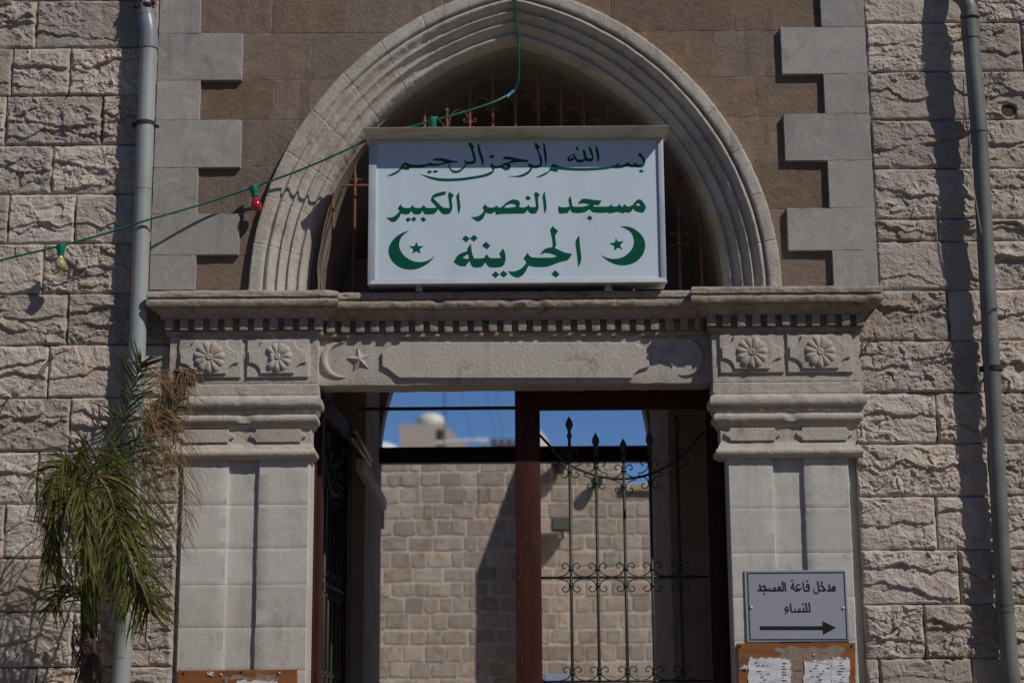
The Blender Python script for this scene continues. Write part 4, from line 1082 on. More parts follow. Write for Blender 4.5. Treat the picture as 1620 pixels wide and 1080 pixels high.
piper = thing("drainpipe", "dark grey painted drainpipe down the right-hand wall, its shadow on the stones to its left", "drainpipe")
RY0, RY1 = -0.195, -0.125
def rp(px, py):
    f = (py-20)/1065; return P3(px, py, RY0+(RY1-RY0)*f)
Rpts = [(1536, 28), (1549, 207), (1561, 400), (1575, 620), (1587, 850), (1590, 955), (1601, 1085)]
mm = MB(); mm.tube([rp(1534, 40), rp(1549, 207)], 0.0535, 28); mm.build("pipe", M_PIPER, piper, angle=40)
mm = MB(); mm.tube([rp(1549, 200), rp(1589, 955)], 0.0515, 28); mm.build("pipe", M_PIPER, piper, angle=40)
mm = MB(); a, b_ = rp(1589, 955), rp(1601, 1085); d = (b_-a).normalized(); mm.tube([a, b_+d*(b_.z/abs(d.z))], 0.0525, 28); mm.build("pipe", M_PIPER, piper, angle=40)
mm = MB(); mm.tube([rp(1534.2, 34), rp(1536, 62)], 0.059, 28); mm.build("collar", M_PIPER, piper, angle=40)
mm = MB(); mm.tube([rp(1534.2, 24), rp(1534.4, 29)], 0.0625, 28); mm.build("rim", M_PIPER, piper, angle=40)
mm = MB(); mm.tube([rp(1548.7, 205), rp(1549, 210)], 0.057, 28); mm.build("rim", M_PIPER, piper, angle=40)
mm = MB(); mm.tube([rp(1589, 951), rp(1589.5, 957)], 0.058, 28); mm.build("rim", M_PIPER, piper, angle=40)
mm = MB(); mm.tube([rp(1589.5, 957), rp(1590, 968)], 0.0555, 28); mm.build("collar", M_PIPER, piper, angle=40)
el = [rp(1534, 30), rp(1533, 14), P3(1528, 2, RY0), P3(1518, -8, RY0+0.03), P3(1500, -16, RY0+0.09), P3(1480, -24, RY0+0.16)]
mm = MB(); mm.tube(el, 0.054, 28); mm.build("elbow", M_PIPER, piper, angle=50)
clamp(piper, rp(1572, 583), 0.053, M_RUST, 0.03, 0)

# ------------------------------------------------------------------ loose wires
M_WIRE = plain_mat("dark_wire", (0.02, 0.02, 0.02), (0.05, 0.035, 0.025), 0.6)
M_WIREP = plain_mat("pale_wire", (0.30, 0.29, 0.27), rough=0.6)
def wire(label, pts, r, mat=M_WIRE, cat="wire"):
    mm = MB(); mm.tube(smooth_line([P3(*p) for p in pts]), r, 6)
    o = mm.build("wire", mat, smooth=True); tag(o, label, cat); return o
def smooth_line(P, n=6):
    Q = []
    for i in range(len(P)-1):
        p0, p1, p2, p3 = P[max(i-1, 0)], P[i], P[i+1], P[min(i+2, len(P)-1)]
        for s in range(n):
            t_ = s/n; Q.append(0.5*((2*p1)+(-p0+p2)*t_+(2*p0-5*p1+4*p2-p3)*t_*t_+(-p0+3*p1-3*p2+p3)*t_**3))
    return Q+[P[-1]]
wire("thin pale cable hanging slack along the left side of the dark grey drainpipe", [(1524, 118, -.09), (1526, 180, -.10), (1531, 210, -.13), (1535, 260, -.2), (1544, 320, -.21), (1553, 370, -.21), (1557, 388, -.20)], 0.0035, M_WIREP)
wire("dark wire tied round the right-hand drainpipe halfway up", [(1548, 482, -.14), (1553, 487, -.215), (1565, 489, -.235), (1578, 487, -.21), (1590, 492, -.15), (1598, 492, -.12), (1592, 489, -.12), (1588, 504, -.12)], 0.0045)
wire("small dark wire loop hanging from a nail beside the right capital", [(1360, 541, -.03), (1370, 542, -.09), (1377, 541, -.1), (1370, 548, -.11), (1362, 560, -.1), (1362, 564, -.1), (1368, 557, -.1), (1371, 543, -.1)], 0.0035)
wire("small wire loop hanging on the left wall, above the palm", [(82, 558, -.04), (82, 565, -.09), (74, 573, -.10), (62, 588, -.10), (61, 592, -.1), (66, 588, -.1), (78, 574, -.1), (84, 567, -.1)], 0.0035)
wire("short wire stub at the left edge of the photo", [(12, 628, -.03), (11, 634, -.10), (4, 640, -.12), (-6, 650, -.11)], 0.0045)

# ------------------------------------------------------------------ festoon cable with coloured bulbs
M_CABLE = plain_mat("green_cable", (0.008, 0.16, 0.105), (0.006, 0.12, 0.08), 0.4)
M_SOCK = plain_mat("green_socket", (0.008, 0.19, 0.135), rough=0.4)
M_TAPE = plain_mat("blue_tape", (0.06, 0.20, 0.40), rough=0.5)
lights = thing("festoon_lights", "green festoon cable with one yellow and one red bulb, slung up to the arch", "string lights")
cpts = [(-90, 436, -.20), (0, 412, -.20), (97, 388.5, -.195), (165, 370, -.20), (234, 348, -.205), (320, 323, -.125), (401, 296, -.10), (485, 265, -.125), (570, 227, -.11), (597, 214, 0.0), (640, 203, 0.06), (686, 191, 0.07), (735, 177, 0.09), (783, 161, 0.13), (809, 147, 0.19)]
mm = MB(); mm.tube(smooth_line([P3(*p) for p in cpts]), 0.0072, 8); mm.build("cable", M_CABLE, lights, smooth=True)
cp2 = [(809, 147, 0.19), (818, 135, 0.17), (821, 110, 0.13), (820, 70, 0.06), (817, 35, 0.0), (815.5, 0, -.06), (815, -30, -.09)]
mm = MB(); mm.tube(smooth_line([P3(*p) for p in cp2]), 0.0066, 8); mm.build("cable", M_CABLE, lights, smooth=True)
mm = MB(); mm.tube(smooth_line([P3(801, 154, .165), P3(807, 149, .18), P3(813, 144, .185)]), 0.0115, 8); mm.build("tape", M_TAPE, lights, smooth=True)
def socket(px, py, Y, dx, dz, bulb, s=1.0):
    p = P3(px, py, Y); q = Vector((dx, 0.0, dz)).normalized()
    mm = MB(); mm.tube([p-q*0.012, p-q*0.011, p+q*0.030*s, p+q*0.034*s, p+q*0.058*s, p+q*0.060*s], [0.012, 0.026, 0.026, 0.023, 0.021, 0.014], 20)
    a, b_ = P3(px-8, py+3, Y), P3(px+9, py-3, Y)
    mm.tube([a, p, b_], [0.008, 0.017, 0.008], 10)
    so_ = mm.build("socket", M_SOCK, lights, angle=40)
    if bulb:
        o_ = p+q*0.056
        prof = [(0.012, 0.0), (0.014, 0.004), (0.014, 0.014), (0.022, 0.028), (0.031, 0.045), (0.035, 0.062), (0.033, 0.078), (0.025, 0.092), (0.012, 0.100), (0.001, 0.102)]
        mm = MB(); n = 20
        ax = q; sidev = ax.cross(Vector((0, 1, 0))).normalized(); up = sidev.cross(ax)
        for r_, h in prof:
            for k in range(n):
                an = 2*math.pi*k/n; mm.v.append(tuple(o_+ax*h+sidev*math.cos(an)*r_+up*math.sin(an)*r_))
        for i in range(len(prof)-1):
            for k in range(n): a_ = i*n+k; c_ = i*n+(k+1) % n; mm.f.append((a_, c_, c_+n, a_+n))
        mm.f.append(tuple(range(n))); mm.f.append(tuple((len(prof)-1)*n+k for k in range(n)))
        bo = mm.build("bulb", bulb, so_, smooth=True)
def bulb_mat(name, c):
    m, t, b = mat_new(name); b.inputs["Base Color"].default_value = (*c, 1); b.inputs["Roughness"].default_value = 0.12
    b.inputs["Subsurface Weight"].default_value = 0.25; b.inputs["Subsurface Scale"].default_value = 0.03; b.inputs["Coat Weight"].default_value = 0.6
    return m
socket(96.5, 390, -.195, 0.02, -1, bulb_mat("dull_yellow_bulb_glass", (0.42, 0.36, 0.16)))
socket(401.5, 297, -.10, 0.16, -1, bulb_mat("red_bulb_glass", (0.42, 0.012, 0.035)))
socket(684, 189, 0.05, 0.1, -1, None)

# ------------------------------------------------------------------ wrought iron fanlight grille behind the sign
M_IRONR = plain_mat("rusted_wrought_iron", (0.27, 0.11, 0.06), (0.15, 0.065, 0.04), 0.8, sc1=25, bumps=0.001)
GY = 0.30
grille = thing("fanlight_grille", "rusty iron grille with fleur spikes filling the arch behind the sign", "grille")
def arc_pts(c, r0_, r1_, a0, a1, Y, n=14):
    return [Vector((c[0]+(r0_+(r1_-r0_)*k/n)*math.cos(a0+(a1-a0)*k/n), Y, c[1]+(r0_+(r1_-r0_)*k/n)*math.sin(a0+(a1-a0)*k/n))) for k in range(n+1)]
def spiral(c, r, a0, turns, Y, rev=1):
    return arc_pts(c, r, r*0.25, a0, a0+rev*turns*2*math.pi, Y, 18)
spk = [(636, 188), (672, 157), (707, 140), (743, 117), (779, 108), (815, 105), (851, 108), (887, 117), (923, 137), (961, 155), (996, 187)]
zb_g = ZSP+0.0
for i, (px, py) in enumerate(spk):
    x, zt = W(px, py, GY); mm = MB()
    zc_ = zt-0.075
    mm.tube([(x, GY, zb_g), (x, GY, zc_-0.09)], 0.0095, 8)
    mm.lathe([(0.0095, -0.012), (0.016, -0.006), (0.016, 0.006), (0.0095, 0.012)], (x, GY, zc_-0.085), 'z', 10)
    mm.tube([(x, GY, zc_-0.09), (x, GY, zc_-0.02)], 0.0085, 8)
    b = mm.build("bar", M_IRONR, grille, angle=40)
    mm = MB(); mm.tube([(x, GY, zc_-0.025), (x, GY, zc_+0.002), (x+0.001, GY, zc_+0.03), (x+0.002, GY, zt)], [0.007, 0.012, 0.010, 0.0015], 8)
    for s in (-1, 1): mm.tube([(x, GY, zc_-0.012), (x+s*0.016, GY, zc_+0.010), (x+s*0.030, GY, zc_+0.010), (x+s*0.038, GY, zc_+0.000)], [0.006, 0.006, 0.005, 0.002], 6)
    mm.build("spike", M_IRONR, b, angle=40)
# scrolls joining neighbours
for i in range(len(spk)-1):
    (xa, za), (xb, zb2) = W(*spk[i], GY), W(*spk[i+1], GY)
    left_up = za < zb2
    lo, hi = ((xa, za), (xb, zb2)) if left_up else ((xb, zb2), (xa, za))
    sgn = 1 if hi[0] > lo[0] else -1
    zt = min(hi[1], lo[1]+0.06)-0.20
    pts = [Vector((lo[0]+sgn*0.012, GY, zt-0.13)), Vector((lo[0]+sgn*0.03, GY, zt-0.05)), Vector((lo[0]+sgn*0.075, GY, zt-0.01)), Vector((hi[0]-sgn*0.035, GY, zt-0.025)), Vector((hi[0]-sgn*0.010, GY, zt-0.075))]
    mm = MB(); mm.tube(smooth_line(pts), 0.0038, 6)
    mm.tube(spiral((hi[0]-sgn*0.030, zt-0.085), 0.020, 0 if sgn > 0 else math.pi, 0.9, GY, -sgn), 0.0038, 6)
    mm.tube(spiral((hi[0]+sgn*0.030, zt-0.085), 0.020, math.pi if sgn > 0 else 0, 0.9, GY, sgn), 0.0038, 6)
    mm.build("scroll", M_IRONR, grille, smooth=True)
for px in (562, 1071):
    x, zt = W(px, 258, GY); mm = MB(); zr = Z(292, GY)
    mm.tube([(x, GY, zb_g), (x, GY, zr)], 0.0095, 8); b = mm.build("bar", M_IRONR, grille, angle=40)
    mm = MB(); mm.tube([(x, GY, zr), (x, GY, zr+0.03), (x, GY, zr+0.07), (x, GY, zt)], [0.008, 0.016, 0.009, 0.0015], 8)
    for s in (-1, 1): mm.tube([(x, GY, zr+0.02), (x+s*0.018, GY, zr+0.042), (x+s*0.036, GY, zr+0.045), (x+s*0.044, GY, zr+0.036)], [0.007, 0.006, 0.005, 0.002], 6)
    mm.build("spike", M_IRONR, b, angle=40)
    for s in (-1, 1):
        zc1 = Z(380, GY); mm = MB()
        mm.tube(smooth_line([Vector((x+s*0.050, GY, zc1+0.045)), Vector((x+s*0.016, GY, zc1+0.03)), Vector((x+s*0.010, GY, zc1)), Vector((x+s*0.016, GY, zc1-0.03)), Vector((x+s*0.050, GY, zc1-0.045))]), 0.0035, 6)
        mm.tube(spiral((x+s*0.052, zc1+0.035), 0.014, math.pi/2, 0.8, GY, -s), 0.0035, 6); mm.tube(spiral((x+s*0.052, zc1-0.035), 0.014, -math.pi/2, 0.8, GY, s), 0.0035, 6)
        mm.build("scroll", M_IRONR, grille, smooth=True)
xl_, xr_ = X(527, 350, GY), X(1108, 350, GY); zr = Z(292, GY)
mm = MB(); mm.tube([(xl_, GY, zr), (xr_, GY, zr)], 0.0095, 8); mm.build("rail", M_IRONR, grille)
mm = MB(); mm.tube([(xl_, GY, zb_g), (xl_, GY, zr)], 0.0095, 8); mm.build("end_bar", M_IRONR, grille)
mm = MB(); mm.tube([(xr_, GY, zb_g), (xr_, GY, zr)], 0.0095, 8); mm.build("end_bar", M_IRONR, grille)

# ------------------------------------------------------------------ gate leaves
M_WOOD = plain_mat("red_brown_gate_frame", (0.060, 0.013, 0.007), (0.030, 0.009, 0.006), 0.62, spec=0.25, sc1=7, stretch=(6, 6, 0.6), bumps=0.001)
_t = M_WOOD.node_tree; _b = [n for n in _t.nodes if n.type == 'BSDF_PRINCIPLED'][0]
_src = _b.inputs["Base Color"].links[0].from_socket; _geo = [n for n in _t.nodes if n.type == 'NEW_GEOMETRY'][0]
_mp = _t.nodes.new("ShaderNodeMapping"); _mp.inputs["Scale"].default_value = (70, 70, 14); _t.links.new(_geo.outputs["Position"], _mp.inputs[0])
_sp = mathn(_t, 'MULTIPLY', ramp(_t, noise(_t, _mp.outputs[0], 1.0, 4, 0.6), 0.66, 0.74), 0.55)
_t.links.new(mixc(_t, _sp, _src, (0.24, 0.17, 0.14)), _b.inputs["Base Color"])
M_IRONG = plain_mat("green_black_iron", (0.022, 0.034, 0.022), (0.040, 0.028, 0.018), 0.55, sc1=14)
LY = 0.30
def leaf(name, label, group):
    """built closed, seen from outside; x measured from the free stile (0) to the hinge stile"""
    t = thing(name, label, "gate", group)
    x0, x1 = X(816, 850, LY-.03), X(1149, 800, LY-.03)
    xs0 = X(856, 850, LY-.03); xs1 = X(1121, 850, LY-.03)
    zt = Z(612, LY-.03, 970); zr = Z(647, LY-.03, 970)
    fx = x0
    def q(x): return x
    mm = MB(); mm.bbox(x0, xs0, LY-.022, LY+.022, 0.05, zt, 0.004); mm.build("stile", M_WOOD, t, angle=50)
    mm = MB(); mm.bbox(xs1, x1, LY-.022, LY+.022, 0.05, zt, 0.004); mm.build("stile", M_WOOD, t, angle=50)
    mm = MB(); mm.bbox(xs0+.0005, xs1-.0005, LY-.020, LY+.020, zr, zt-.002, 0.004); mm.build("top_rail", M_WOOD, t, angle=50)
    mm = MB(); mm.bbox(xs0+.0005, xs1-.0005, LY-.020, LY+.020, 0.05, 0.75, 0.004); mm.build("kick_panel", M_WOOD, t, angle=50)
    cur = [(851, 685), (868, 703), (895, 731), (940, 751), (985, 757), (1027, 750), (1068, 730), (1090, 709), (1113, 683)]
    cw = [P3(a, b_, LY) for a, b_ in cur]
    mm = MB(); mm.tube(smooth_line(cw), 0.0085, 8); mm.build("curved_rail", M_IRONG, t, smooth=True)
    zm = Z(912.5, LY, 985); zbm = Z(1077, LY, 985)
    for nm_, zz in (("mid_rail", zm), ("lower_rail", zbm)):
        mm = MB(); mm.tube([(xs0-.003, LY, zz), (xs1+.003, LY, zz)], 0.0075, 8); mm.build(nm_, M_IRONG, t, smooth=True)
    bars = [(899.5, 658), (938, 684), (984, 693), (1025, 682), (1065, 655)]
    yc = [733, 751, 757, 750, 732]
    for i, (px, py) in enumerate(bars):
        x, ztip = W(px, py, LY); mm = MB()
        x = X([903, 945, 989, 1031, 1075][i], 860, LY)
        zs_ = ztip-0.115
        mm.tube([(x, LY, 0.75), (x, LY, zs_)], 0.0098, 8); b = mm.build("bar", M_IRONG, t, smooth=True)
        mm = MB(); mm.tube([(x, LY, zs_-0.035), (x, LY, zs_-0.022), (x, LY, zs_-0.006), (x, LY, zs_+0.004), (x, LY, zs_+0.012), (x, LY, zs_+0.055), (x, LY, zs_+0.075), (x, LY, ztip)], [0.0098, 0.016, 0.016, 0.0098, 0.009, 0.024, 0.022, 0.001], 4 if False else 8)
        mm.build("spearhead", M_IRONG, b)
        zc_ = [Z(yc[i], LY, px), zm, zbm]
        for j, zz in enumerate(zc_):
            for sv in ((1, -1) if j < 2 else (1,)):
                mm = MB()
                for s in (-1, 1):
                    pts = [Vector((x+s*0.078, LY, zz+sv*0.006)), Vector((x+s*0.045, LY, zz+sv*0.014)), Vector((x+s*0.018, LY, zz+sv*0.034)), Vector((x+s*0.010, LY, zz+sv*0.060)), Vector((x+s*0.020, LY, zz+sv*0.084)),
                           Vector((x+s*0.042, LY, zz+sv*0.090)), Vector((x+s*0.056, LY, zz+sv*0.074)), Vector((x+s*0.048, LY, zz+sv*0.058)), Vector((x+s*0.036, LY, zz+sv*0.062))]
                    mm.tube(smooth_line(pts, 4), 0.0042, 6)
                mm.lathe([(0.010, -0.008), (0.017, -0.005), (0.017, 0.005), (0.010, 0.008)], (x, LY, zz+sv*0.052), 'z', 8)
                mm.build("scroll", M_IRONG, b, smooth=True)
    return t, x1
leafR, xh = leaf("gate_leaf", "closed right leaf of the gate, red-brown frame with dark iron spear bars and scrolls", "gate leaves")
# the other leaf: same leaf, swung inwards against the left rebate wall
def copy_tree(o, parent=None):
    c = o.copy(); COL.objects.link(c)
    if parent: c.parent = parent
    for ch in list(o.children): copy_tree(ch, c)
    return c
leafL = copy_tree(leafR)
leafL["label"] = "open left leaf of the gate, folded back inside the passage and seen almost edge-on"
hx = XS1-0.0
# mirror side: rotate about the vertical so the hinge stile stands at the left jamb and the leaf runs inwards
ang = R(87)
leafL.matrix_world = Matrix.Translation((hx+0.012, LY+0.03, 0)) @ Matrix.Rotation(ang, 4, 'Z') @ Matrix.Rotation(math.pi, 4, 'Z') @ Matrix.Rotation(0, 4, 'Z') @ Matrix.Translation((-xh, -LY, 0))
# fixed jamb strips of the gate frame
gf = thing("gate_surround", "dark red-brown frame fixed in the gate opening, with a thin black track bar", "gate surround")
mm = MB(); mm.bbox(XS1-.04, XS1+0.008, LY-.04, LY+.012, 0, Z(612, LY, 500), .004); mm.build("jamb_strip", M_WOOD, gf, angle=50)
mm = MB(); mm.bbox(xh+0.002, XS2+0.04, LY-.035, LY+.03, 0, Z(600, LY, 1140), .004); mm.build("jamb_strip", plain_mat("black_iron", (0.012, 0.010, 0.010), rough=0.6), gf, angle=50)
mm = MB(); mm.tube([P3(565, 647, 1.0), P3(818, 645, 1.0)], 0.0125, 8); mm.build("track_bar", M_WIRE, gf)
# second gate beam at the far end of the passage
M_DARKB = plain_mat("black_brown_beam", (0.012, 0.008, 0.007), (0.02, 0.01, 0.008), 0.7)
beam = MB(); xa, za = W(596, 733, 3.10); xb, zb2 = W(1036, 704, 3.10)
beam.bbox(PX0-.02, PX1+.02, 3.07, 3.17, Z(731.5, 3.10), Z(706.5, 3.10), 0.005)
o = beam.build("beam", M_DARKB); tag(o, "dark horizontal beam across the far end of the passage, below the blue sky", "beam")
# small things in the passage
x, z = W(603, 818, 3.4)
mm = MB(); mm.bbox(x-.022, x+.026, 3.36, 3.42, z-0.095, z+0.075, 0.004); o = mm.build("light_switch_box", plain_mat("white_plastic", (0.62, 0.68, 0.75), rough=0.5)); tag(o, "narrow white box just past the end of the left passage wall, under the shelf", "box")
tl = thing("tube_lamp", "unlit slim double tube lamp on the left passage wall above the shelf", "lamp")
for k, (dxp, dyp) in enumerate(((0, 0), (-9, 12))):
    mm = MB(); mm.tube([P3(562+dxp*0.6, 682+dyp, 1.1), P3(586+dxp*0.1, 728+dyp*0.7, 2.1)], 0.014, 10); mm.build("tube", plain_mat("pale_tube", (0.5, 0.44, 0.40), rough=0.4), tl, smooth=True)
mm = MB(); mm.tube([P3(559, 690, 1.12), P3(584, 735, 2.12)], 0.02, 6); mm.build("housing", M_RUST, tl)

# ------------------------------------------------------------------ courtyard wall
M_RUB = stone_mat("rubble_stone", (0.45, 0.365, 0.29), (0.51, 0.455, 0.395), (0.38, 0.275, 0.195), stain=(0.13, 0.09, 0.06), stain_amt=0.45, bumps=0.012, grain=60, var=0.22, pits=0.2)
M_BED = plain_mat("lime_mortar", (0.60, 0.54, 0.48), (0.52, 0.46, 0.40), 0.95, sc1=9, bumps=0.01, bsc=30)
BYW = 9.4
cw_ = thing("courtyard_wall", "sunlit rubble stone wall with wide pale mortar joints across the courtyard, seen through the gate", "wall")
zL = Z(716, BYW, 700); zR = Z(777, BYW, 960); xstep = X(986, 760, BYW)
m = MB(); m.box(-7.5, xstep, BYW, BYW+0.5, 0, zL); m.box(xstep, 7.5, BYW+0.001, BYW+0.5, 0, zR); m.build("mortar_core", M_BED, cw_)
rr = random.Random(77); z = Z(1100, BYW, 700); cnt = 0
rows_ = []
while z < zL-0.06:
    h = rr.uniform(0.160, 0.200); h = min(h, zL-z)
    if zL-(z+h) < 0.1: h = zL-z
    xmin, xmax = X(575, 900, BYW), X(1060, 900, BYW)
    x = xmin-rr.uniform(0, .2)
    while x < xmax:
        w_ = rr.choice([rr.uniform(0.12, 0.19), rr.uniform(0.18, 0.28), rr.uniform(0.24, 0.36)])
        x2 = x+w_
        if x+w_/2 > xstep and z+h*0.6 > zR: x = x2; continue
        a, b_, c, d = x+0.004, x2-0.004, z+0.004+rr.uniform(0, .008), z+h-0.004-rr.uniform(0, .008)
        nu, nv = 8, 6; vs = []
        s_ = rr.random()*99; pr_ = rr.uniform(-0.003, 0.003)
        for j in range(nv):
            for i in range(nu):
                u, v = (-1, -.93, -.72, -.25, .25, .72, .93, 1)[i], (-1, -.90, -.35, .35, .90, 1)[j]
                k = 1-0.03*(u*u*v*v)
                px_ = (a+b_)/2+(b_-a)/2*u*k+0.007*float(vnoise(u*1.3+s_, v*1.3, 0, 3)); pz_ = (c+d)/2+(d-c)/2*v*k+0.012*float(vnoise(u*1.3+s_, v*1.3, 5, 4))
                e = max(abs(u), abs(v)); out = 0.0065+pr_+0.004*float(vnoise(u*2+s_, v*2, 9, 5))*(e < 0.9)
                vs.append((px_, BYW-0.002-out if e < 0.99 else BYW+0.01, pz_))
        o = obj("stone", vs, grid_faces(nu, nv), M_RUB, cw_, False); cnt += 1
        x = x2
    z += h
# coping and buttress
m = MB(); m.bbox(xstep-.02, 7.4, BYW-0.06, BYW+0.5, zR, zR+0.09, 0.015); m.build("coping", M_RUB, cw_)
xb0 = X(834, 850, BYW-.5); xb1 = X(853, 850, BYW-.5)
zt0 = Z(690, BYW, 838)
butt = MB()
dB = 0.46; zf = Z(800, BYW-dB, 840)
prof = [(BYW, 0.0), (BYW, zt0), (BYW-dB, zf), (BYW-dB-0.02, 0.0)]
vs = [(xb0, p[0], p[1]) for p in prof]+[(xb1, p[0], p[1]) for p in prof]
butt.add(vs, [(0, 1, 2, 3), (7, 6, 5, 4), (1, 5, 6, 2), (2, 6, 7, 3), (0, 4, 5, 1)]); butt.build("buttress", M_RUB, cw_)
# floodlight and small lamps on the wall
M_LAMPG = plain_mat("olive_grey_metal", (0.075, 0.08, 0.062), rough=0.5)
fl = thing("floodlight", "small boxy grey floodlight on the courtyard wall, seen between the gate bars", "lamp")
x, z = W(888, 828, BYW-.3)
mm = MB(); mm.bbox(x-.115, x+.115, BYW-.26, BYW-.10, z-.075, z+.085, .012); mm.build("housing", M_LAMPG, fl, angle=50)
mm = MB(); mm.tube([(x, BYW-.14, z-.05), (x+.02, BYW-.10, z-.12), (x+.03, BYW, z-.12)], .016, 8); mm.build("arm", M_LAMPG, fl)
mm = MB(); mm.bbox(x-.10, x+.10, BYW-.272, BYW-.2605, z-.06, z+.07, .004); mm.build("lens", plain_mat("dull_glass", (0.12, 0.13, 0.11), rough=0.2), fl)
for px, py, s_, lab in ((884, 736, 0.10, "small dark wall lamp high on the courtyard wall, left of the other"), (944, 762, 0.075, "small dark wall lamp by the step in the courtyard wall")):
    x, z = W(px, py, BYW-.1); t = thing("wall_lamp", lab, "lamp", "small wall lamps in the courtyard")
    mm = MB(); mm.lathe([(0.02, s_*.9), (s_, s_*.5), (s_*.9, -s_*.2), (s_*.5, -s_)], (x, BYW-.13, z), 'z', 12); mm.build("shade", M_WIRE, t, angle=40)
    mm = MB(); mm.box(x-.02, x+.02, BYW-.1, BYW-.002, z-.02, z+.02); mm.build("arm", M_WIRE, t)
o = MB(); x, z = W(886, 1072, BYW-.05); o.bbox(x-.17, x+.17, BYW-.06, BYW-.032, z-.16, z+.05, .006); o = o.build("plaque", plain_mat("blue_grey_enamel", (0.25, 0.32, 0.48), rough=0.5)); tag(o, "blue-grey plate low on the courtyard wall, at the bottom edge of the photo", "plate")

# ------------------------------------------------------------------ far buildings and roofs
FYB = 52.0
M_FARW = plain_mat("far_stone_house", (0.46, 0.38, 0.32), (0.41, 0.34, 0.285), 0.9, sc1=0.6)
fb = thing("far_house", "beige stone rooftop room with a side window, far behind the courtyard wall", "building")
x0, z1 = W(632, 671, FYB); x1, _ = W(688, 671, FYB)
mm = MB(); mm.box(x0, x1, FYB, FYB+7, 0, z1); mm.build("block", M_FARW, fb)
x2 = X(727, 700, FYB+3); z2 = Z(688, FYB+3, 700); za = Z(672, FYB+1, 690)
mm = MB(); mm.add([(x1+.002, FYB+.6, 0), (x1+1.35, FYB+.6, 0), (x1+1.35, FYB+6, 0), (x1+.002, FYB+6, 0), (x1+.002, FYB+.6, za), (x1+.22, FYB+.6, za), (x1+1.35, FYB+.6, za-1.05), (x1+1.35, FYB+6, za-1.05), (x1+.22, FYB+6, za), (x1+.002, FYB+6, za)],
                  [(0, 1, 6, 5, 4), (1, 2, 7, 6), (5, 6, 7, 8), (4, 5, 8, 9), (2, 3, 9, 8, 7), (0, 4, 9, 3)]); mm.build("wing", plain_mat("far_sunlit_wing", (0.46, 0.37, 0.30), rough=0.9), fb)
x, z = W(695, 688, FYB); mm = MB(); mm.box(x-.13, x+.13, FYB+.55, FYB+.58, z-.3, z+.3); mm.build("window", M_WIRE, fb)
wt = MB(); x, z = W(681, 668, FYB+2); rr_ = 0.43*1.0*62/48
wt.lathe([(0.46, -0.35), (0.53, -0.1), (0.54, 0.04), (0.50, 0.17), (0.38, 0.27), (0.2, 0.32), (0.02, 0.335)], (x, FYB+2, z+0.0), 'z', 24)
o = wt.build("water_tank", plain_mat("cream_tank", (0.62, 0.62, 0.50), rough=0.5), smooth=True); tag(o, "cream dome-topped water tank on the roof of the far beige house", "water tank")
dm = MB(); x, z = W(604, 741, 46)
dm.lathe([(0.86, -0.4), (0.86, 0.0), (0.80, 0.3), (0.66, 0.56), (0.45, 0.75), (0.2, 0.86), (0.01, 0.88)], (x, 46, z), 'z', 28); o = dm.build("white_dome", plain_mat("white_dome_paint", (0.62, 0.66, 0.72), rough=0.6), smooth=True); tag(o, "white rounded roof dome far off, at the left edge of the arch", "dome")
dbase = MB(); dbase.box(x-2.2, x+1.05, 46-1, 46+1, 0, z-0.3); o = dbase.build("far_wall_block", M_FARW); tag(o, "low beige block under the far white dome", "building")
tb = thing("solar_boiler", "white horizontal boiler tube on a far roof, right of the beige house", "boiler")
mm = MB(); mm.tube([P3(688, 700.5, FYB-1), P3(762, 696, FYB-1)], 0.07, 10); mm.build("pipe", plain_mat("white_pipe_paint", (0.62, 0.62, 0.64), rough=0.5), tb)
mm = MB(); mm.tube([P3(758, 699, FYB-1), P3(772, 699, FYB-1)], [0.10, 0.15], 12); mm.build("end_cap", plain_mat("white_cap_paint", (0.6, 0.6, 0.66), rough=0.5), tb)
dk = thing("roof_shutters", "dark blue-grey louvred roof structure far off, beside the centre post", "roof structure")
for k in range(5):
    a = W(777+k*12, 694, FYB+4); b_ = W(786+k*12, 720, FYB+4); mm = MB(); mm.box(a[0], b_[0], FYB+4, FYB+4.2, b_[1], a[1]); mm.build("slat", plain_mat("slate_blue", (0.05, 0.06, 0.075), (0.07, 0.07, 0.08), 0.7), dk)
mm = MB(); a = W(776, 698, FYB+4.3); b_ = W(850, 720, FYB+4.3); mm.box(a[0], b_[0], FYB+4.3, FYB+4.6, 0, a[1]); mm.build("wall", M_FARW, dk)
a = W(640, 722, FYB+3); mm = MB(); mm.box(-16, 1.2, FYB+8, FYB+16, 0, Z(722, FYB+8)); o = mm.build("far_terrace", M_FARW); tag(o, "long low roofline far behind the courtyard, mostly hidden by the dark beam", "building")
ant = thing("antenna_mast", "thin blurred antenna mast with slanting stays beside the far water tank", "antenna")
mm = MB(); mm.tube([P3(704, 730, FYB-2), P3(703, 560, FYB-2)], 0.022, 6); mm.build("mast", M_WIRE, ant)
for (a, b_, c, d) in ((716, 600, 748, 700), (758, 600, 786, 698), (776, 600, 796, 695)):
    mm = MB(); mm.tube([P3(a, b_-30, FYB-2), P3(c, d, FYB-2)], 0.008, 5); mm.build("stay", M_WIRE, ant)
ws = MB(); x, z = W(856, 700, 40); ws.lathe([(0.5, -0.5), (0.42, 0.0), (0.2, 0.5), (0.02, 0.72)], (x-0.05, 40, z-0.35), 'z', 16); o = ws.build("pale_cone_roof", plain_mat("pale_roof", (0.5, 0.45, 0.42), rough=0.8), smooth=True); tag(o, "small pale pointed roof far off, just right of the centre post", "roof")
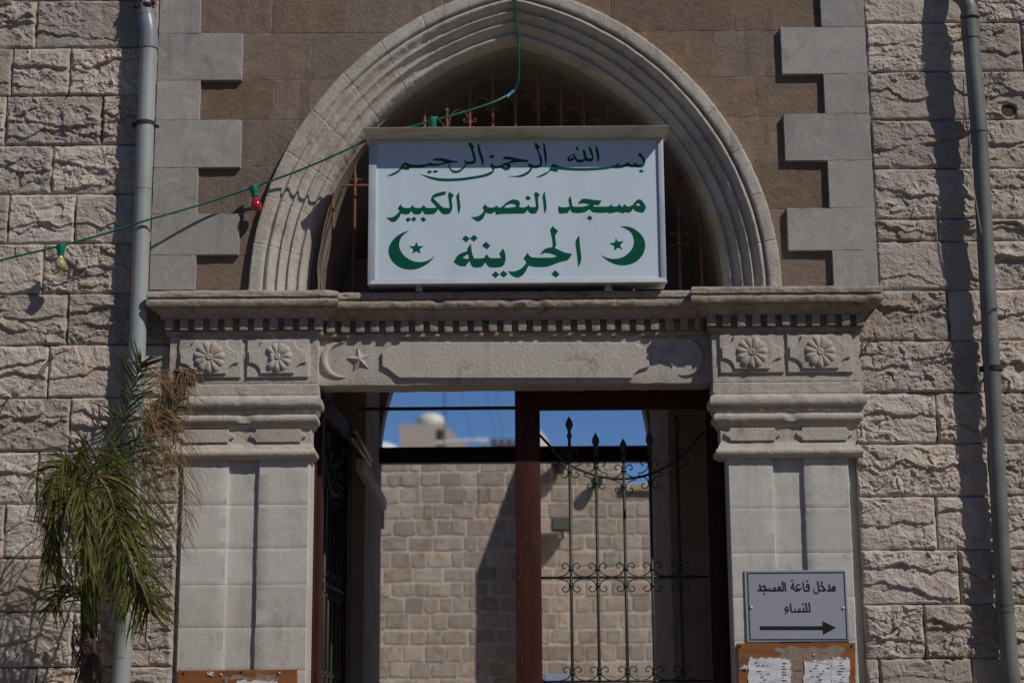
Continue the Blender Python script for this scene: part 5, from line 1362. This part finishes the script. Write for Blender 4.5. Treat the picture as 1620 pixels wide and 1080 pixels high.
# ------------------------------------------------------------------ palm
def leaf_mat(name, c1, c2, rough=0.55):
    m, t, b = mat_new(name)
    geo = t.nodes.new("ShaderNodeNewGeometry")
    n1 = noise(t, geo.outputs["Position"], 18, 3)
    c = mixc(t, ramp(t, n1, 0.4, 0.62), c1, c2)
    t.links.new(c, b.inputs["Base Color"]); b.inputs["Roughness"].default_value = rough; b.inputs["Specular IOR Level"].default_value = 0.3
    tr = t.nodes.new("ShaderNodeBsdfTranslucent"); t.links.new(c, tr.inputs[0])
    mx = t.nodes.new("ShaderNodeMixShader"); mx.inputs[0].default_value = 0.22
    o = [n for n in t.nodes if n.type == 'OUTPUT_MATERIAL'][0]
    t.links.new(b.outputs[0], mx.inputs[1]); t.links.new(tr.outputs[0], mx.inputs[2]); t.links.new(mx.outputs[0], o.inputs[0])
    return m
M_LEAF = leaf_mat("palm_leaf_green", (0.060, 0.074, 0.009), (0.125, 0.125, 0.014))
M_LEAFD = leaf_mat("palm_leaf_dark", (0.028, 0.042, 0.008), (0.058, 0.068, 0.011))
M_DRY = leaf_mat("palm_leaf_dry", (0.21, 0.13, 0.065), (0.32, 0.21, 0.115), 0.7)
M_TRUNK = plain_mat("palm_trunk_fibre", (0.075, 0.040, 0.028), (0.14, 0.085, 0.06), 0.9, sc1=22, stretch=(1, 1, 0.35), bumps=0.012)
palm = thing("palm", "young feather palm with drooping green fronds and dry tips, before the left drainpipe", "palm")
prr = random.Random(21)
def leaflet(mm, p, d, L_, wd, droop, yaw=0.0, n=6):
    """thin folded blade that bends down under its weight"""
    d = d.normalized(); pos = Vector(p); step = L_/n
    side = d.cross(Vector((0, -1, 0.25))); side = side.normalized() if side.length > .05 else Vector((1, 0, 0))
    side = (side + Vector((prr.uniform(-.5, .5), prr.uniform(-.5, .5), prr.uniform(-.3, .3)))).normalized()
    base = len(mm.v)
    for i in range(n+1):
        f = i/n; wv = wd*(0.55+0.45*math.sin(min(1, f*2.2)*math.pi/2))*(1-f**2.4)+0.0006
        nrm = d.cross(side).normalized()
        mm.v += [tuple(pos-side*wv+nrm*wv*0.35), tuple(pos), tuple(pos+side*wv+nrm*wv*0.35)]
        d = (d+Vector((0, 0, -droop*step*(0.6+1.5*f)))).normalized(); pos = pos+d*step
    for i in range(n):
        a = base+i*3; mm.f += [(a, a+1, a+4, a+3), (a+1, a+2, a+5, a+4)]
def frond(ctrl, L0_, nleaf, mat, start=0.25, droop=3.0, spread=0.9, name="frond", wd=0.0058, tip_dry=0.0, both=True, rach=0.008, fold=0.4, end_scale=0.35):
    P = smooth_line([P3(*c) for c in ctrl], 10)
    mm = MB(); rs = [rach*(1-0.85*i/(len(P)-1)) for i in range(len(P))]
    mm.tube(P, rs, 6)
    md = MB()
    for k in range(nleaf):
        f = start+(1-start)*k/nleaf; idx = f*(len(P)-1); i = min(int(idx), len(P)-2); q = P[i].lerp(P[i+1], idx-i)
        t_ = (P[i+1]-P[i]).normalized()
        sd = t_.cross(Vector((0, -1, 0))); sd = sd.normalized() if sd.length > .05 else Vector((1, 0, 0))
        out = sd.cross(t_).normalized()
        g = (k/nleaf); L_ = L0_*(0.55+0.45*math.sin(min(1, g*1.8+0.25)*math.pi/2))*(1-(1-end_scale)*g**2.0)
        for s in ((-1, 1) if both else (1,)):
            d = t_*prr.uniform(0.55, 0.95)+sd*s*spread*prr.uniform(0.75, 1.15)+out*prr.uniform(-fold, fold)+Vector((0, prr.uniform(-.25, .15), -0.15))
            tgt = md if prr.random() < tip_dry else mm
            leaflet(tgt, q, d+Vector((prr.gauss(0, .18), prr.gauss(0, .12), prr.gauss(0, .18))), L_*prr.uniform(0.6, 1.2), wd*prr.uniform(0.75, 1.15), droop*prr.uniform(0.6, 1.4))
    o = mm.build(name, mat, palm)
    if md.v: md.build("dry_leaflets", M_DRY, o)
    return o
bx, by = 138, 1010
# big frond drooping to the right (the rachis seen in full)
frond([(141, 985, -.55), (134, 900, -.60), (134, 800, -.68), (150, 745, -.76), (178, 800, -.84), (198, 880, -.86), (218, 930, -.84), (236, 968, -.82)], 0.50, 78, M_LEAF, 0.34, 2.4, 0.85, tip_dry=0.06, wd=0.0062)
frond([(141, 985, -.50), (138, 880, -.52), (142, 770, -.54), (160, 720, -.56), (186, 760, -.58), (206, 830, -.58), (222, 900, -.56)], 0.34, 44, M_LEAFD, 0.38, 2.2, 0.8, tip_dry=0.08, wd=0.0045)
# left hanging mass
frond([(138, 985, -.6), (122, 900, -.64), (108, 800, -.70), (104, 740, -.76), (92, 760, -.82), (84, 830, -.85), (80, 890, -.86)], 0.44, 56, M_LEAF, 0.34, 6.0, 0.40, tip_dry=0.16)
frond([(138, 985, -.5), (128, 880, -.5), (122, 780, -.5), (118, 735, -.5), (100, 742, -.52), (88, 800, -.52), (80, 900, -.52)], 0.42, 50, M_LEAFD, 0.36, 6.0, 0.40, tip_dry=0.12)
frond([(139, 985, -.62), (132, 900, -.70), (128, 820, -.80), (126, 770, -.90), (130, 790, -.98), (136, 850, -1.02), (140, 900, -1.03)], 0.40, 46, M_LEAF, 0.36, 5.0, 0.55, tip_dry=0.22)
# upright fronds, open in front of the pipe
frond([(140, 985, -.45), (150, 860, -.42), (172, 740, -.38), (196, 660, -.34), (214, 600, -.31), (224, 572, -.30)], 0.24, 34, M_LEAFD, 0.45, 0.6, 0.6, tip_dry=0.10, end_scale=0.6, wd=0.0066)
frond([(141, 985, -.45), (158, 870, -.40), (190, 760, -.34), (220, 700, -.30), (252, 660, -.27), (276, 640, -.25)], 0.20, 26, M_LEAFD, 0.45, 1.0, 0.6, tip_dry=0.35, end_scale=0.6, wd=0.0066)
# lower right, sparse
frond([(142, 1000, -.5), (152, 960, -.5), (172, 930, -.5), (205, 925, -.5), (240, 945, -.5)], 0.30, 22, M_LEAF, 0.3, 1.2, 0.8, tip_dry=0.1)
frond([(140, 1000, -.5), (134, 960, -.52), (120, 930, -.55), (100, 930, -.58), (82, 960, -.60)], 0.32, 24, M_LEAF, 0.3, 2.6, 0.8, tip_dry=0.2)
# old dry frond behind on the right
frond([(142, 985, -.36), (190, 840, -.30), (232, 700, -.24), (262, 660, -.20), (284, 700, -.18), (292, 780, -.17), (294, 850, -.16)], 0.34, 34, M_DRY, 0.42, 3.4, 0.6, wd=0.0018)
# long dry strands trailing down on the right
mm = MB()
for k in range(60):
    q = P3(prr.uniform(205, 268), prr.uniform(610, 760), prr.uniform(-.42, -.22))
    leaflet(mm, q, Vector((prr.uniform(0.1, 0.9), prr.uniform(-.3, .1), prr.uniform(-1.0, 0.1))), prr.uniform(.22, .52), prr.uniform(.0012, .0024), prr.uniform(1.0, 3.0), n=7)
mm.build("dry_strands", M_DRY, palm)
mm = MB()
for k in range(46):
    q = P3(prr.uniform(150, 235), prr.uniform(690, 860), prr.uniform(-.80, -.5))
    leaflet(mm, q, Vector((prr.uniform(0.3, 1.0), prr.uniform(-.3, .1), prr.uniform(-1.0, -0.3))), prr.uniform(.26, .46), prr.uniform(.004, .0055), prr.uniform(0.6, 1.6), n=7)
mm.build("leaflets", M_LEAF, palm)
# central sheath of stems
mm = MB()
for k in range(16):
    a = 2*math.pi*k/16; r_ = 0.034
    b_ = P3(by*0+140, 1010, -.52)+Vector((math.cos(a)*r_, math.sin(a)*r_, 0)); t_ = P3(140, 925, -.52)+Vector((math.cos(a)*r_*1.2+prr.uniform(-.03, .03), math.sin(a)*r_*0.9, prr.uniform(0, .45)))
    mm.tube([b_, (b_+t_)/2+Vector((0, 0, 0)), t_], [0.014, 0.012, 0.007], 6)
mm.build("leaf_bases", M_LEAFD, palm, smooth=True)
# trunk with ragged fibre sheath
mm = MB(); tp = P3(140, 1000, -.52); pts = []; rs = []
zz = tp.z
n = 26
for k in range(n+1):
    f = k/n; z = zz*(1-f); pts.append(Vector((tp.x+0.02*math.sin(f*3), tp.y, z))); rs.append(0.046+0.04*f+0.006*math.sin(k*2.1))
mm.tube(pts, rs, 14)
mm.v = [(v[0]+0.008*float(vnoise(v[0]*40, v[2]*18, v[1]*40, 3)), v[1]+0.008*float(vnoise(v[0]*40+9, v[2]*18, v[1]*40, 4)), v[2]) for v in mm.v]
mm.build("trunk", M_TRUNK, palm, smooth=True)
mm = MB()
for k in range(90):
    a = prr.uniform(0, 6.28); z = tp.z-prr.uniform(-.04, .5); q = Vector((tp.x+math.cos(a)*0.05, tp.y+math.sin(a)*0.05, z))
    leaflet(mm, q, Vector((math.cos(a)*0.4, math.sin(a)*0.4, prr.choice([-1, -1, 0.8]))), prr.uniform(.05, .16), 0.005, 2, n=3)
mm.build("fibre", M_TRUNK, palm)
# a peeling stem leaning right of the trunk
mm = MB(); mm.tube([P3(146, 1020, -.56), P3(152, 1045, -.60), P3(161, 1085, -.64)], [0.016, 0.022, 0.012], 8); mm.build("old_sheath", M_TRUNK, palm, smooth=True)

# ------------------------------------------------------------------ straw nest caught on the left capital
nest = thing("straw_nest", "tangled brown straw nest on the left capital, just above the palm tips", "nest")
nr = random.Random(5); nc = P3(292, 596, -.165)
def strands(n, fn, mat, name, r=0.0016):
    mm = MB()
    for k in range(n):
        mm.tube(smooth_line(fn(k), 4), r*nr.uniform(.7, 1.4), 4, cap=False)
    return mm.build(name, mat, nest, smooth=True)
M_STRAW = plain_mat("straw", (0.24, 0.14, 0.075), (0.36, 0.25, 0.15), 0.8, sc1=60)
M_STRAWD = plain_mat("dark_straw", (0.055, 0.028, 0.016), (0.10, 0.05, 0.028), 0.9, sc1=60)
def ringf(k):
    a0 = nr.uniform(0, 6.28); r_ = nr.uniform(0.030, 0.062); zz = nr.uniform(-.05, .045); tl = nr.uniform(-.3, .3)
    return [nc+Vector((math.cos(a0+i*0.55)*r_*1.15, math.sin(a0+i*0.55)*r_*0.6, zz+math.sin(a0+i*0.55)*0.03*tl+nr.uniform(-.004, .004))) for i in range(8)]
strands(170, ringf, M_STRAWD, "cup", 0.0028)
strands(60, ringf, M_STRAW, "rim", 0.0018)
def hang(k):
    p = nc+Vector((nr.uniform(-.10, .08), nr.uniform(-.05, .0), nr.uniform(-.03, .05))); L_ = nr.uniform(.10, .30); dx = nr.uniform(-.10, .08)
    return [p, p+Vector((dx*.3+nr.uniform(-.02, .02), -.02, -L_*.3+nr.uniform(0, .04))), p+Vector((dx*.7, -.02, -L_*.7)), p+Vector((dx, -.01, -L_))]
strands(46, hang, M_STRAW, "hanging_straw", 0.0017)
def loose(k):
    p = P3(nr.uniform(225, 285), nr.uniform(585, 680), nr.uniform(-.28, -.18)); d = Vector((nr.uniform(-1, 1), nr.uniform(-.3, .1), nr.uniform(-1, .9))).normalized()*nr.uniform(.05, .13)
    return [p-d, p+Vector((nr.uniform(-.015, .015), 0, nr.uniform(-.015, .015))), p+d]
strands(75, loose, M_STRAW, "loose_straw", 0.0016)
bpy.context.view_layer.update()
